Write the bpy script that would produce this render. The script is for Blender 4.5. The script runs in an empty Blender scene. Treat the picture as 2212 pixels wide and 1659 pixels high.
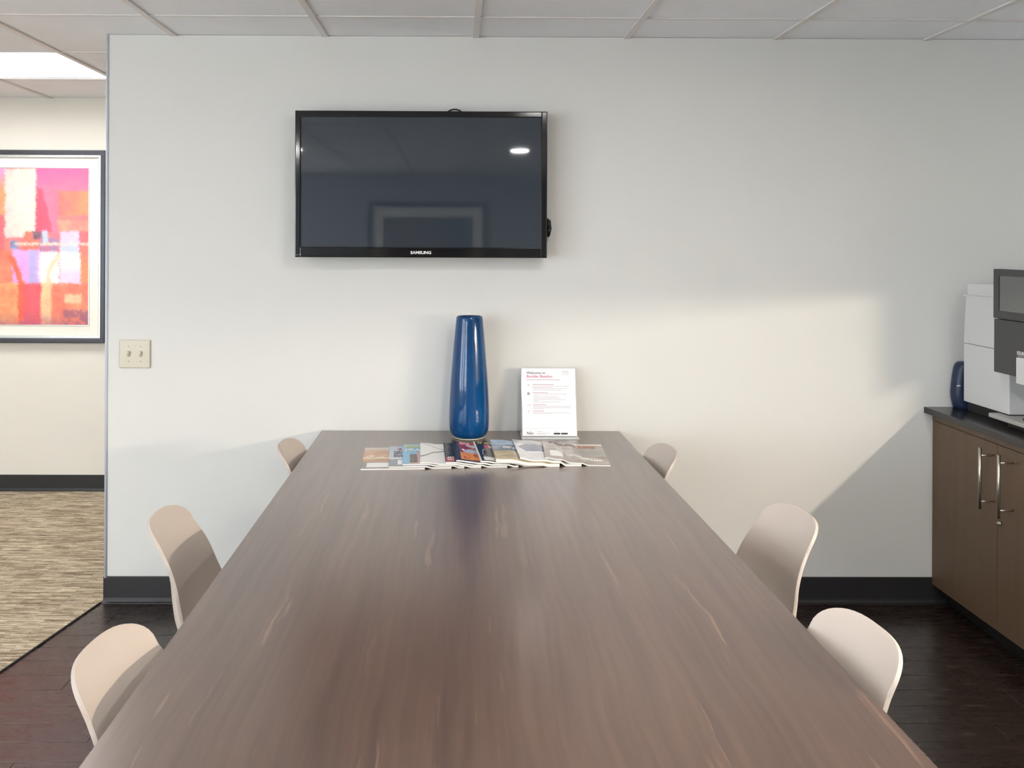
import bpy, bmesh, math, random
import numpy as np
from mathutils import Vector, Matrix

random.seed(7)
S = bpy.context.scene
C = S.collection

# ------------------------------------------------------------------ camera
F = 1815.0                       # focal length in pixels of the 2212 wide frame
EYE = 1.455
cd = bpy.data.cameras.new('camera')
cam = bpy.data.objects.new('camera', cd)
C.objects.link(cam)
cd.sensor_fit = 'HORIZONTAL'
cd.sensor_width = 36.0
cd.lens = F / 2212.0 * 36.0
cd.shift_x = (1106 - 1001) / 2212.0
cd.shift_y = -(829.5 - 525) / 2212.0
cd.clip_start = 0.02
cd.clip_end = 100
cam.matrix_world = (Matrix.Translation((0, 0, EYE)) @ Matrix.Rotation(-0.0073, 4, 'Z')
                    @ Matrix.Rotation(math.pi / 2, 4, 'X') @ Matrix.Rotation(0.0040, 4, 'Z'))
S.camera = cam

# ------------------------------------------------------------------ world, exposure
W = bpy.data.worlds.new('sky')
S.world = W
W.use_nodes = True
wb = W.node_tree.nodes['Background']
wb.inputs[0].default_value = (0.86, 0.93, 1.0, 1)
wb.inputs[1].default_value = 4.3
S.view_settings.view_transform = 'Standard'
S.view_settings.look = 'None'
S.view_settings.gamma = 1.0
S.view_settings.use_curve_mapping = False
S.view_settings.exposure = 1.0

P_TROFFER = 6.2      # emission strength of the fluorescent panels
P_DOWN = 135.0         # downlight lenses
P_TUBE = 310.0         # under cabinet tube

# ------------------------------------------------------------------ dimensions
D = 3.4               # front wall
D2 = 4.905            # corridor wall
ZC = 2.288            # ceiling
XL, XR = -4.4, 2.53   # left and right walls
YB = -3.4             # rear wall
WX = -1.413           # free end of the front partition
ZT = 0.697            # table top
ZK = 0.798            # counter top


# ------------------------------------------------------------------ materials
def s2l(c):
    return tuple((v / 12.92 if v <= 0.04045 else ((v + 0.055) / 1.055) ** 2.4) for v in (x / 255.0 for x in c))


MATS = {}


def mat(name, rgb, rough=0.5, metal=0.0, spec=0.5, coat=0.0, coat_rough=0.05, noise=0.0, nscale=40.0,
        bump=0.0, bscale=200.0, stretch=(1, 1, 1), emit=0.0, emit_rgb=None, rough_var=0.0):
    """principled material with a procedural colour variation and fine relief"""
    m = bpy.data.materials.new(name)
    m.use_nodes = True
    nt = m.node_tree
    p = nt.nodes['Principled BSDF']
    base = (*s2l(rgb), 1)
    p.inputs['Base Color'].default_value = base
    p.inputs['Roughness'].default_value = rough
    p.inputs['Metallic'].default_value = metal
    p.inputs['Specular IOR Level'].default_value = spec
    p.inputs['Coat Weight'].default_value = coat
    p.inputs['Coat Roughness'].default_value = coat_rough
    if emit:
        p.inputs['Emission Color'].default_value = (*(emit_rgb or (1, 1, 1)), 1)
        p.inputs['Emission Strength'].default_value = emit
    tc = nt.nodes.new('ShaderNodeTexCoord')
    mp = nt.nodes.new('ShaderNodeMapping')
    mp.inputs['Scale'].default_value = stretch
    nt.links.new(tc.outputs['Object'], mp.inputs['Vector'])
    if noise:
        n = nt.nodes.new('ShaderNodeTexNoise')
        n.inputs['Scale'].default_value = nscale
        n.inputs['Detail'].default_value = 4
        nt.links.new(mp.outputs['Vector'], n.inputs['Vector'])
        r = nt.nodes.new('ShaderNodeMapRange')
        r.inputs['From Min'].default_value = 0.25
        r.inputs['From Max'].default_value = 0.75
        r.inputs['To Min'].default_value = 1 - noise
        r.inputs['To Max'].default_value = 1 + noise
        nt.links.new(n.outputs['Fac'], r.inputs['Value'])
        mx = nt.nodes.new('ShaderNodeVectorMath')
        mx.operation = 'SCALE'
        mx.inputs[0].default_value = base[:3]
        nt.links.new(r.outputs['Result'], mx.inputs['Scale'])
        nt.links.new(mx.outputs['Vector'], p.inputs['Base Color'])
        if rough_var:
            r2 = nt.nodes.new('ShaderNodeMapRange')
            r2.inputs['To Min'].default_value = rough - rough_var
            r2.inputs['To Max'].default_value = rough + rough_var
            nt.links.new(n.outputs['Fac'], r2.inputs['Value'])
            nt.links.new(r2.outputs['Result'], p.inputs['Roughness'])
    if bump:
        n2 = nt.nodes.new('ShaderNodeTexNoise')
        n2.inputs['Scale'].default_value = bscale
        n2.inputs['Detail'].default_value = 3
        nt.links.new(mp.outputs['Vector'], n2.inputs['Vector'])
        b = nt.nodes.new('ShaderNodeBump')
        b.inputs['Strength'].default_value = bump
        b.inputs['Distance'].default_value = 0.002
        nt.links.new(n2.outputs['Fac'], b.inputs['Height'])
        nt.links.new(b.outputs['Normal'], p.inputs['Normal'])
    MATS[name] = m
    return m


def ramp(nt, stops):
    r = nt.nodes.new('ShaderNodeValToRGB')
    e = r.color_ramp.elements
    while len(e) < len(stops):
        e.new(0.5)
    for i, (pos, c) in enumerate(stops):
        e[i].position = pos
        e[i].color = (*s2l(c), 1)
    return r


def wood_table():
    m = bpy.data.materials.new('table_wood')
    m.use_nodes = True
    nt = m.node_tree
    p = nt.nodes['Principled BSDF']
    tc = nt.nodes.new('ShaderNodeTexCoord')
    # gentle warp so the grain wanders
    wn = nt.nodes.new('ShaderNodeTexNoise')
    wn.inputs['Scale'].default_value = 2.2
    wn.inputs['Detail'].default_value = 2
    nt.links.new(tc.outputs['Object'], wn.inputs['Vector'])
    vm = nt.nodes.new('ShaderNodeVectorMath')
    vm.operation = 'MULTIPLY_ADD'
    vm.inputs[1].default_value = (0.055, 0.02, 0)
    nt.links.new(wn.outputs['Color'], vm.inputs[0])
    nt.links.new(tc.outputs['Object'], vm.inputs[2])

    def streak(sx, sy, detail=5):
        mp = nt.nodes.new('ShaderNodeMapping')
        mp.inputs['Scale'].default_value = (sx, sy, 1)
        nt.links.new(vm.outputs['Vector'], mp.inputs['Vector'])
        n = nt.nodes.new('ShaderNodeTexNoise')
        n.inputs['Scale'].default_value = 1.0
        n.inputs['Detail'].default_value = detail
        n.inputs['Roughness'].default_value = 0.6
        nt.links.new(mp.outputs['Vector'], n.inputs['Vector'])
        return n
    a = streak(9, 0.9)
    b = streak(70, 2.0, 3)
    c = streak(26, 1.6, 4)
    ra = ramp(nt, [(0.30, (68, 45, 36)), (0.5, (83, 57, 46)), (0.72, (98, 71, 57))])
    nt.links.new(a.outputs['Fac'], ra.inputs['Fac'])
    rb = ramp(nt, [(0.3, (60, 43, 36)), (0.7, (106, 80, 66))])
    nt.links.new(b.outputs['Fac'], rb.inputs['Fac'])
    mx = nt.nodes.new('ShaderNodeMixRGB')
    mx.inputs['Fac'].default_value = 0.35
    nt.links.new(ra.outputs['Color'], mx.inputs[1])
    nt.links.new(rb.outputs['Color'], mx.inputs[2])
    # pale mineral streaks
    rc = ramp(nt, [(0.635, (0, 0, 0)), (0.70, (255, 255, 255))])
    nt.links.new(c.outputs['Fac'], rc.inputs['Fac'])
    k = nt.nodes.new('ShaderNodeMath')
    k.operation = 'MULTIPLY'
    k.inputs[1].default_value = 0.42
    nt.links.new(rc.outputs['Color'], k.inputs[0])
    mx2 = nt.nodes.new('ShaderNodeMixRGB')
    nt.links.new(k.outputs[0], mx2.inputs['Fac'])
    nt.links.new(mx.outputs['Color'], mx2.inputs[1])
    mx2.inputs[2].default_value = (*s2l((150, 118, 98)), 1)
    nt.links.new(mx2.outputs['Color'], p.inputs['Base Color'])
    p.inputs['Roughness'].default_value = 0.34
    p.inputs['Specular IOR Level'].default_value = 0.6
    p.inputs['Coat Weight'].default_value = 0.9
    p.inputs['Coat Roughness'].default_value = 0.24
    p.inputs['Coat IOR'].default_value = 1.75
    bp = nt.nodes.new('ShaderNodeBump')
    bp.inputs['Strength'].default_value = 0.06
    bp.inputs['Distance'].default_value = 0.001
    nt.links.new(b.outputs['Fac'], bp.inputs['Height'])
    nt.links.new(bp.outputs['Normal'], p.inputs['Normal'])
    return m


def plank_wood():
    m = bpy.data.materials.new('floor_wood')
    m.use_nodes = True
    nt = m.node_tree
    p = nt.nodes['Principled BSDF']
    geo = nt.nodes.new('ShaderNodeNewGeometry')
    oi = nt.nodes.new('ShaderNodeObjectInfo')
    add = nt.nodes.new('ShaderNodeVectorMath')
    add.operation = 'MULTIPLY_ADD'
    add.inputs[1].default_value = (3, 17, 5)
    nt.links.new(oi.outputs['Random'], add.inputs[0])
    nt.links.new(geo.outputs['Position'], add.inputs[2])

    def nz(sx, sy, det=4):
        mp = nt.nodes.new('ShaderNodeMapping')
        mp.inputs['Scale'].default_value = (sx, sy, 1)
        nt.links.new(add.outputs['Vector'], mp.inputs['Vector'])
        n = nt.nodes.new('ShaderNodeTexNoise')
        n.inputs['Scale'].default_value = 1
        n.inputs['Detail'].default_value = det
        nt.links.new(mp.outputs['Vector'], n.inputs['Vector'])
        return n
    a = nz(3, 40)
    ra = ramp(nt, [(0.3, (31, 22, 18)), (0.7, (45, 32, 27))])
    nt.links.new(a.outputs['Fac'], ra.inputs['Fac'])
    # scuffs
    b = nz(11, 48, 5)
    rb = ramp(nt, [(0.62, (0, 0, 0)), (0.70, (255, 255, 255))])
    nt.links.new(b.outputs['Fac'], rb.inputs['Fac'])
    k = nt.nodes.new('ShaderNodeMath')
    k.operation = 'MULTIPLY'
    k.inputs[1].default_value = 0.18
    nt.links.new(rb.outputs['Color'], k.inputs[0])
    mx = nt.nodes.new('ShaderNodeMixRGB')
    nt.links.new(k.outputs[0], mx.inputs['Fac'])
    nt.links.new(ra.outputs['Color'], mx.inputs[1])
    mx.inputs[2].default_value = (*s2l((135, 118, 110)), 1)
    nt.links.new(mx.outputs['Color'], p.inputs['Base Color'])
    rr = nt.nodes.new('ShaderNodeMapRange')
    rr.inputs['To Min'].default_value = 0.20
    rr.inputs['To Max'].default_value = 0.36
    p.inputs['Specular IOR Level'].default_value = 0.9
    nt.links.new(b.outputs['Fac'], rr.inputs['Value'])
    nt.links.new(rr.outputs['Result'], p.inputs['Roughness'])
    bp = nt.nodes.new('ShaderNodeBump')
    bp.inputs['Strength'].default_value = 0.1
    bp.inputs['Distance'].default_value = 0.001
    nt.links.new(a.outputs['Fac'], bp.inputs['Height'])
    nt.links.new(bp.outputs['Normal'], p.inputs['Normal'])
    return m


def carpet_mat():
    m = bpy.data.materials.new('carpet_loop')
    m.use_nodes = True
    nt = m.node_tree
    p = nt.nodes['Principled BSDF']
    geo = nt.nodes.new('ShaderNodeNewGeometry')

    wn = nt.nodes.new('ShaderNodeTexNoise')
    wn.inputs['Scale'].default_value = 26
    wn.inputs['Detail'].default_value = 2
    nt.links.new(geo.outputs['Position'], wn.inputs['Vector'])
    warp = nt.nodes.new('ShaderNodeVectorMath')
    warp.operation = 'MULTIPLY_ADD'
    warp.inputs[1].default_value = (0.03, 0.012, 0)
    nt.links.new(wn.outputs['Color'], warp.inputs[0])
    nt.links.new(geo.outputs['Position'], warp.inputs[2])

    def brick(w, h, c1, c2, off):
        mp = nt.nodes.new('ShaderNodeMapping')
        mp.inputs['Location'].default_value = (off, off * 0.37, 0)
        nt.links.new(warp.outputs['Vector'], mp.inputs['Vector'])
        b = nt.nodes.new('ShaderNodeTexBrick')
        b.offset = 0.37
        b.inputs['Color1'].default_value = (*s2l(c1), 1)
        b.inputs['Color2'].default_value = (*s2l(c2), 1)
        b.inputs['Mortar'].default_value = (*s2l((110, 94, 76)), 1)
        b.inputs['Scale'].default_value = 1
        b.inputs['Mortar Size'].default_value = 0.0012
        b.inputs['Mortar Smooth'].default_value = 0.5
        b.inputs['Brick Width'].default_value = w
        b.inputs['Row Height'].default_value = h
        nt.links.new(mp.outputs['Vector'], b.inputs['Vector'])
        return b
    a = brick(0.085, 0.0085, (140, 120, 100), (254, 238, 212), 0.0)
    b = brick(0.19, 0.017, (160, 140, 116), (250, 232, 200), 0.61)
    mx = nt.nodes.new('ShaderNodeMixRGB')
    mx.inputs['Fac'].default_value = 0.42
    nt.links.new(a.outputs['Color'], mx.inputs[1])
    nt.links.new(b.outputs['Color'], mx.inputs[2])
    mp = nt.nodes.new('ShaderNodeMapping')
    mp.inputs['Scale'].default_value = (14, 120, 1)
    nt.links.new(geo.outputs['Position'], mp.inputs['Vector'])
    n = nt.nodes.new('ShaderNodeTexNoise')
    n.inputs['Scale'].default_value = 1
    n.inputs['Detail'].default_value = 4
    nt.links.new(mp.outputs['Vector'], n.inputs['Vector'])
    rr = ramp(nt, [(0.3, (150, 150, 150)), (0.62, (255, 255, 255))])
    nt.links.new(n.outputs['Fac'], rr.inputs['Fac'])
    mu = nt.nodes.new('ShaderNodeMixRGB')
    mu.blend_type = 'MULTIPLY'
    mu.inputs['Fac'].default_value = 0.8
    nt.links.new(mx.outputs['Color'], mu.inputs[1])
    nt.links.new(rr.outputs['Color'], mu.inputs[2])
    nt.links.new(mu.outputs['Color'], p.inputs['Base Color'])
    p.inputs['Roughness'].default_value = 0.95
    p.inputs['Specular IOR Level'].default_value = 0.1
    bp = nt.nodes.new('ShaderNodeBump')
    bp.inputs['Strength'].default_value = 0.8
    bp.inputs['Distance'].default_value = 0.006
    nt.links.new(mu.outputs['Color'], bp.inputs['Height'])
    nt.links.new(bp.outputs['Normal'], p.inputs['Normal'])
    return m


def vcol_mat(name, rough=0.4, spec=0.4, coat=0.0):
    m = bpy.data.materials.new(name)
    m.use_nodes = True
    nt = m.node_tree
    p = nt.nodes['Principled BSDF']
    a = nt.nodes.new('ShaderNodeVertexColor')
    a.layer_name = 'print'
    nt.links.new(a.outputs['Color'], p.inputs['Base Color'])
    p.inputs['Roughness'].default_value = rough
    p.inputs['Specular IOR Level'].default_value = spec
    p.inputs['Coat Weight'].default_value = coat
    p.inputs['Coat Roughness'].default_value = 0.02
    return m


def vase_glaze():
    m = mat('vase_glaze', (5, 66, 118), rough=0.07, spec=0.5, coat=0.0, coat_rough=0.03,
            noise=0.30, nscale=9, stretch=(1, 1, 0.35), bump=0.25, bscale=38)
    return m


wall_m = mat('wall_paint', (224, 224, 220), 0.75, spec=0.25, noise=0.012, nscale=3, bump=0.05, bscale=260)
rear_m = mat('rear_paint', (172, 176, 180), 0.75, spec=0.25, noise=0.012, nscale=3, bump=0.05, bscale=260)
corr_m = mat('corridor_paint', (236, 232, 222), 0.75, spec=0.25, noise=0.012, nscale=3, bump=0.05, bscale=260)
ceil_m = mat('ceiling_tile', (243, 246, 251), 0.85, spec=0.2, noise=0.02, nscale=7, bump=0.15, bscale=420)
tee_m = mat('ceiling_tee', (226, 223, 222), 0.5, spec=0.4, noise=0.01)
base_m = mat('cove_base', (44, 43, 44), 0.42, spec=0.45, noise=0.06, nscale=20)
bead_m = mat('corner_bead', (206, 214, 226), 0.5, noise=0.01)
table_m = wood_table()
floor_m = plank_wood()
carpet_m = carpet_mat()
shell_m = mat('chair_shell', (192, 180, 170), 0.42, spec=0.45, noise=0.015, nscale=6, bump=0.03, bscale=500)
leg_m = mat('chair_leg', (150, 112, 78), 0.5, noise=0.15, nscale=30, stretch=(8, 8, 1))
steel_m = mat('brushed_steel', (205, 200, 192), 0.28, metal=1.0, noise=0.04, nscale=80)
cab_m = mat('cabinet_laminate', (103, 83, 65), 0.46, spec=0.4, noise=0.08, nscale=5, stretch=(6, 6, 0.6))
kick_m = mat('toe_kick', (22, 19, 18), 0.6, noise=0.1)
top_m = mat('countertop', (42, 40, 42), 0.22, spec=0.5, noise=0.25, nscale=260)
gloss_black = mat('gloss_black', (9, 11, 14), 0.09, spec=0.55, noise=0.05)
matte_black = mat('matte_black', (24, 24, 26), 0.55, noise=0.05)
screen_m = mat('tv_glass', (50, 59, 68), 0.03, spec=0.7, noise=0.02, nscale=2)
white_plastic = mat('white_plastic', (214, 214, 214), 0.42, spec=0.45, noise=0.01)
grey_plastic = mat('grey_plastic', (70, 70, 71), 0.48, spec=0.4, noise=0.03)
glass_grey = mat('display_glass', (104, 106, 104), 0.12, spec=0.5, noise=0.03)
tray_m = mat('drip_tray', (186, 184, 182), 0.35, spec=0.5, metal=0.3, noise=0.02)
navy_m = mat('navy_plastic', (34, 46, 74), 0.4, spec=0.45, noise=0.04)
almond_m = mat('almond_plate', (214, 208, 190), 0.38, spec=0.45, noise=0.015)
ivory_m = mat('ivory_toggle', (236, 230, 212), 0.35, noise=0.01)
screw_m = mat('screw_grey', (165, 162, 145), 0.4, metal=0.3, noise=0.03)
paper_m = mat('paper_white', (240, 241, 243), 0.5, spec=0.4, noise=0.006)
page_m = mat('page_edges', (232, 230, 226), 0.7, noise=0.05, nscale=400, stretch=(0.05, 0.05, 4))
ink_dark = mat('ink_dark', (78, 70, 86), 0.6, noise=0.02)
ink_grey = mat('ink_grey', (190, 184, 190), 0.6, noise=0.02)
ink_red = mat('ink_red', (196, 70, 112), 0.6, noise=0.02)
ink_black = mat('ink_black', (34, 32, 34), 0.6, noise=0.02)
ink_white = mat('ink_white', (238, 238, 236), 0.6, noise=0.02)
ink_rose = mat('ink_rose', (196, 156, 166), 0.6, noise=0.02)
ink_yellow = mat('ink_yellow', (228, 218, 90), 0.6, noise=0.02)
ink_orange = mat('ink_orange', (200, 132, 96), 0.6, noise=0.02)
ink_taupe = mat('ink_taupe', (126, 104, 94), 0.6, noise=0.02)
acrylic_m = mat('acrylic', (232, 234, 236), 0.08, spec=0.5, noise=0.01)
acrylic_m.node_tree.nodes['Principled BSDF'].inputs['Transmission Weight'].default_value = 0.25
frame_m = mat('picture_frame', (62, 62, 68), 0.3, spec=0.5, metal=0.3, noise=0.06, nscale=30)
silver_m = mat('silver_fillet', (196, 196, 194), 0.3, metal=0.8, noise=0.05)
mat_board = mat('mat_board', (246, 242, 230), 0.8, noise=0.01)
print_m = vcol_mat('art_print', 0.35, 0.4, coat=0.0)
cover_m = vcol_mat('cover_print', 0.22, 0.5)
troffer_m = mat('troffer_lens', (255, 255, 255), 0.5, emit=P_TROFFER, emit_rgb=(1.0, 0.99, 0.97), noise=0.0)
down_m = mat('downlight_lens', (255, 255, 255), 0.5, emit=P_DOWN, emit_rgb=(1.0, 0.97, 0.93))
tube_m = mat('tube_lens', (255, 255, 255), 0.5, emit=P_TUBE, emit_rgb=(1.0, 0.87, 0.70))
white_metal = mat('white_metal', (238, 238, 236), 0.45, noise=0.01)
winframe_m = mat('window_frame_white', (225, 226, 228), 0.5, noise=0.01)
vase_m = vase_glaze()


# ------------------------------------------------------------------ mesh helpers
def link_mesh(name, bm, m, parent=None, smooth=False, loc=None):
    me = bpy.data.meshes.new(name)
    bm.normal_update()
    bm.to_mesh(me)
    bm.free()
    if m is not None:
        me.materials.append(m)
    if smooth:
        for f in me.polygons:
            f.use_smooth = True
    o = bpy.data.objects.new(name, me)
    C.objects.link(o)
    if parent is not None:
        o.parent = parent
    if loc is not None:
        o.location = loc
    return o


def add_box(bm, x0, x1, y0, y1, z0, z1, bev=0.0, seg=2):
    vs = [bm.verts.new(v) for v in ((x0, y0, z0), (x1, y0, z0), (x1, y1, z0), (x0, y1, z0),
                                    (x0, y0, z1), (x1, y0, z1), (x1, y1, z1), (x0, y1, z1))]
    fs = [bm.faces.new([vs[i] for i in q]) for q in
          ((0, 3, 2, 1), (4, 5, 6, 7), (0, 1, 5, 4), (1, 2, 6, 5), (2, 3, 7, 6), (3, 0, 4, 7))]
    if bev:
        es = list({e for f in fs for e in f.edges})
        bmesh.ops.bevel(bm, geom=es, offset=bev, segments=seg, affect='EDGES', profile=0.7)


def box(name, x0, x1, y0, y1, z0, z1, m, parent=None, bev=0.0, seg=2):
    bm = bmesh.new()
    add_box(bm, x0, x1, y0, y1, z0, z1, bev, seg)
    return link_mesh(name, bm, m, parent)


def add_tube(bm, pts, r, n=10, cap=True):
    pts = [Vector(p) for p in pts]
    rs = r if isinstance(r, (list, tuple)) else [r] * len(pts)
    rings = []
    up = None
    for i, p in enumerate(pts):
        d = (pts[min(i + 1, len(pts) - 1)] - pts[max(i - 1, 0)]).normalized()
        if up is None:
            up = Vector((0, 0, 1)) if abs(d.z) < 0.9 else Vector((1, 0, 0))
        a = d.cross(up).normalized()
        b = a.cross(d).normalized()
        up = b
        rings.append([bm.verts.new(p + rs[i] * (math.cos(t) * a + math.sin(t) * b))
                      for t in (2 * math.pi * k / n for k in range(n))])
    for i in range(len(rings) - 1):
        for k in range(n):
            bm.faces.new((rings[i][k], rings[i][(k + 1) % n], rings[i + 1][(k + 1) % n], rings[i + 1][k]))
    if cap:
        bm.faces.new(rings[0][::-1])
        bm.faces.new(rings[-1])
    bmesh.ops.recalc_face_normals(bm, faces=bm.faces)


def tube(name, pts, r, m, parent=None, n=10, smooth=True):
    bm = bmesh.new()
    add_tube(bm, pts, r, n)
    return link_mesh(name, bm, m, parent, smooth)


def add_lathe(bm, prof, n=48, cx=0, cy=0):
    rings = []
    for (r, z) in prof:
        if r < 1e-6:
            rings.append([bm.verts.new((cx, cy, z))])
        else:
            rings.append([bm.verts.new((cx + r * math.cos(t), cy + r * math.sin(t), z))
                          for t in (2 * math.pi * k / n for k in range(n))])
    for a, b in zip(rings, rings[1:]):
        if len(a) == 1 and len(b) == 1:
            continue
        for k in range(n):
            k2 = (k + 1) % n
            if len(a) == 1:
                bm.faces.new((a[0], b[k2], b[k]))
            elif len(b) == 1:
                bm.faces.new((a[k], a[k2], b[0]))
            else:
                bm.faces.new((a[k], a[k2], b[k2], b[k]))
    bmesh.ops.recalc_face_normals(bm, faces=bm.faces)


def empty(name, loc=(0, 0, 0), rz=0.0):
    o = bpy.data.objects.new(name, None)
    o.empty_display_size = 0.1
    C.objects.link(o)
    o.location = loc
    o.rotation_euler = (0, 0, rz)
    return o


def tag(o, label, cat=None, group=None, kind=None):
    o['label'] = label
    if cat:
        o['category'] = cat
    if group:
        o['group'] = group
    if kind:
        o['kind'] = kind
    return o


def struct(o, label, cat):
    return tag(o, label, cat, kind='structure')


def text_mesh(txt, size, align='LEFT', bold=0.0, sx=1.0):
    """triangulated flat lettering as (verts, faces) in its own XY plane"""
    cu = bpy.data.curves.new('lettering', 'FONT')
    cu.body = txt
    cu.size = size
    cu.align_x = align
    cu.offset = bold
    cu.resolution_u = 3
    o = bpy.data.objects.new('lettering', cu)
    C.objects.link(o)
    dg = bpy.context.evaluated_depsgraph_get()
    me = bpy.data.meshes.new_from_object(o.evaluated_get(dg))
    vs = [(v.co.x * sx, v.co.y) for v in me.vertices]
    fs = [tuple(p.vertices) for p in me.polygons]
    bpy.data.objects.remove(o)
    bpy.data.curves.remove(cu)
    bpy.data.meshes.remove(me)
    return vs, fs


def place_2d(bm, vs, fs, fn):
    bv = [bm.verts.new(fn(x, y)) for x, y in vs]
    for f in fs:
        try:
            bm.faces.new([bv[i] for i in f])
        except ValueError:
            pass


def rect2d(x0, y0, x1, y1):
    return [(x0, y0), (x1, y0), (x1, y1), (x0, y1)], [(0, 1, 2, 3)]


# ------------------------------------------------------------------ walls
w = box('wall_front', WX, XR, D, D + 0.12, 0, ZC + 0.002, wall_m)
struct(w, 'off-white painted partition wall behind the table, carrying the television', 'wall')
bm = bmesh.new()
add_tube(bm, [(WX, D, 0.10), (WX, D, ZC + 0.001)], 0.006, 12)
link_mesh('corner_bead', bm, bead_m, w, True)
w = box('wall_back', XL, XR, D2, D2 + 0.1, 0, ZC + 0.15, corr_m)
struct(w, 'cream painted corridor wall with the framed abstract print', 'wall')
w = box('wall_right', XR, XR + 0.1, YB, D2, 0, ZC + 0.15, wall_m)
struct(w, 'off-white side wall behind the coffee counter', 'wall')
RW = (-4.1, -2.2)
wr = empty('wall_rear', (0, 0, 0))
struct(wr, 'off-white rear wall mirrored in the television screen', 'wall')
bm = bmesh.new()
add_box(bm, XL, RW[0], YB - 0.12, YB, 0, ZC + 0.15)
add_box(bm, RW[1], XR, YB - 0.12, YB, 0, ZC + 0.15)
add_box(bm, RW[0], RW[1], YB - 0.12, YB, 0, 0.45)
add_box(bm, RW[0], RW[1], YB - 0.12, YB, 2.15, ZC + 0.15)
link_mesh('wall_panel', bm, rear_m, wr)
# left wall with window openings
WINS = [(-2.9, -1.2), (-0.8, 0.9)]
Z0W, Z1W = 0.45, 2.15
wl = empty('wall_left', (0, 0, 0))
struct(wl, 'white wall with daylight windows on the carpeted side', 'wall')
bm = bmesh.new()
ys = [YB] + [v for wn in WINS for v in wn] + [D2]
for i in range(0, len(ys), 2):
    add_box(bm, XL - 0.12, XL, ys[i], ys[i + 1], 0, ZC + 0.15)
for a, b in WINS:
    add_box(bm, XL - 0.12, XL, a, b, 0, Z0W)
    add_box(bm, XL - 0.12, XL, a, b, Z1W, ZC + 0.15)
link_mesh('wall_panel', bm, wall_m, wl)
wlab = ['white framed daylight window in the side wall nearer the rear', 'white framed daylight window in the side wall nearer the corridor',
        'white framed daylight window in the rear wall']
for i, (a, b) in enumerate(WINS + [RW]):
    wn = empty('window_%d' % (i + 1), (XL - 0.06, (a + b) / 2, Z0W))
    if i == 2:
        wn.location = ((a + b) / 2, YB - 0.06, Z0W)
        wn.rotation_euler = (0, 0, math.pi / 2)
    struct(wn, wlab[i], 'window')
    hw = (b - a) / 2
    H = Z1W - Z0W
    bm = bmesh.new()
    add_box(bm, -0.05, 0.05, -hw, hw, 0, 0.04)
    add_box(bm, -0.05, 0.05, -hw, hw, H - 0.04, H)
    add_box(bm, -0.05, 0.05, -hw, -hw + 0.04, 0.04, H - 0.04)
    add_box(bm, -0.05, 0.05, hw - 0.04, hw, 0.04, H - 0.04)
    link_mesh('window_frame', bm, winframe_m, wn)
    box('mullion', -0.02, 0.02, -0.02, 0.02, 0.04, H - 0.04, winframe_m, wn)
    box('transom', -0.02, 0.02, -hw + 0.04, hw - 0.04, H * 0.68, H * 0.68 + 0.03, winframe_m, wn)

# ------------------------------------------------------------------ floor
# boundary wood / carpet runs from the wall end obliquely towards the camera
BX0, BX1 = WX - 0.015, -1.99       # boundary x at y=D and at y=YB
def bxy(y):
    return BX0 + (D - y) * (-0.192)


fl = empty('floor', (0, 0, 0))
struct(fl, 'dark stained wood plank floor with worn glossy finish', 'floor')
bm = bmesh.new()
vs = [(bxy(D), D, 0), (XR, D, 0), (XR, -0.6, 0), (bxy(-0.6), -0.6, 0)]
top = [bm.verts.new((x, y, -0.004)) for x, y, z in vs]
bot = [bm.verts.new((x, y, -0.06)) for x, y, z in vs]
bm.faces.new(top[::-1])
bm.faces.new(bot)
for i in range(4):
    bm.faces.new((top[i], top[(i + 1) % 4], bot[(i + 1) % 4], bot[i]))
bmesh.ops.recalc_face_normals(bm, faces=bm.faces)
link_mesh('subfloor', bm, kick_m, fl)
PW = 0.095
row = 0
y = D
first = True
plank_cache = {}
while y > -0.6:
    y0 = y - PW
    xl0 = bxy(y0) + 0.002
    xl1 = bxy(y) + 0.002
    x = -2.6 + (row * 0.37) % 0.9
    while x < XR:
        a, b = x, min(x + 0.9, XR)
        if b > max(xl0, xl1) + 0.01:
            bm = bmesh.new()
            la0, la1 = max(a, xl0), max(a, xl1)
            g = 0.0008
            q = [(la0 + g, y0 + g), (b - g, y0 + g), (b - g, y - g), (la1 + g, y - g)]
            key = (round(q[1][0] - q[0][0], 4), round(q[3][0] - q[0][0], 4))
            if key in plank_cache:
                o = bpy.data.objects.new('plank', plank_cache[key])
                C.objects.link(o)
                o.parent = fl
                o.location = (q[0][0], q[0][1], 0)
                bm.free()
            else:
                q2 = [(px - q[0][0], py - q[0][1]) for px, py in q]
                t = [bm.verts.new((px, py, 0)) for px, py in q2]
                bt = [bm.verts.new((px, py, -0.004)) for px, py in q2]
                bm.faces.new(t)
                for i in range(4):
                    bm.faces.new((bt[i], bt[(i + 1) % 4], t[(i + 1) % 4], t[i]))
                bmesh.ops.bevel(bm, geom=[e for e in bm.edges if all(v.co.z == 0 for v in e.verts)],
                                offset=0.0005, segments=1, affect='EDGES')
                bmesh.ops.recalc_face_normals(bm, faces=bm.faces)
                o = link_mesh('plank', bm, floor_m, fl, loc=(q[0][0], q[0][1], 0))
                plank_cache[key] = o.data
        x += 0.9
    row += 1
    y = y0
YW = y          # planks end here; unseen carpet behind the viewer added to bounce light up
bm = bmesh.new()
q = [(XR, YB), (XR, YW), (bxy(YW), YW), (bxy(D), D), (WX, D + 0.001), (WX, D + 0.12), (XR, D + 0.12), (XR, D2), (XL, D2), (XL, YB)]
t = [bm.verts.new((a, b, 0.004)) for a, b in q]
bt = [bm.verts.new((a, b, -0.06)) for a, b in q]
bm.faces.new(t)
bm.faces.new(bt[::-1])
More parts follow.
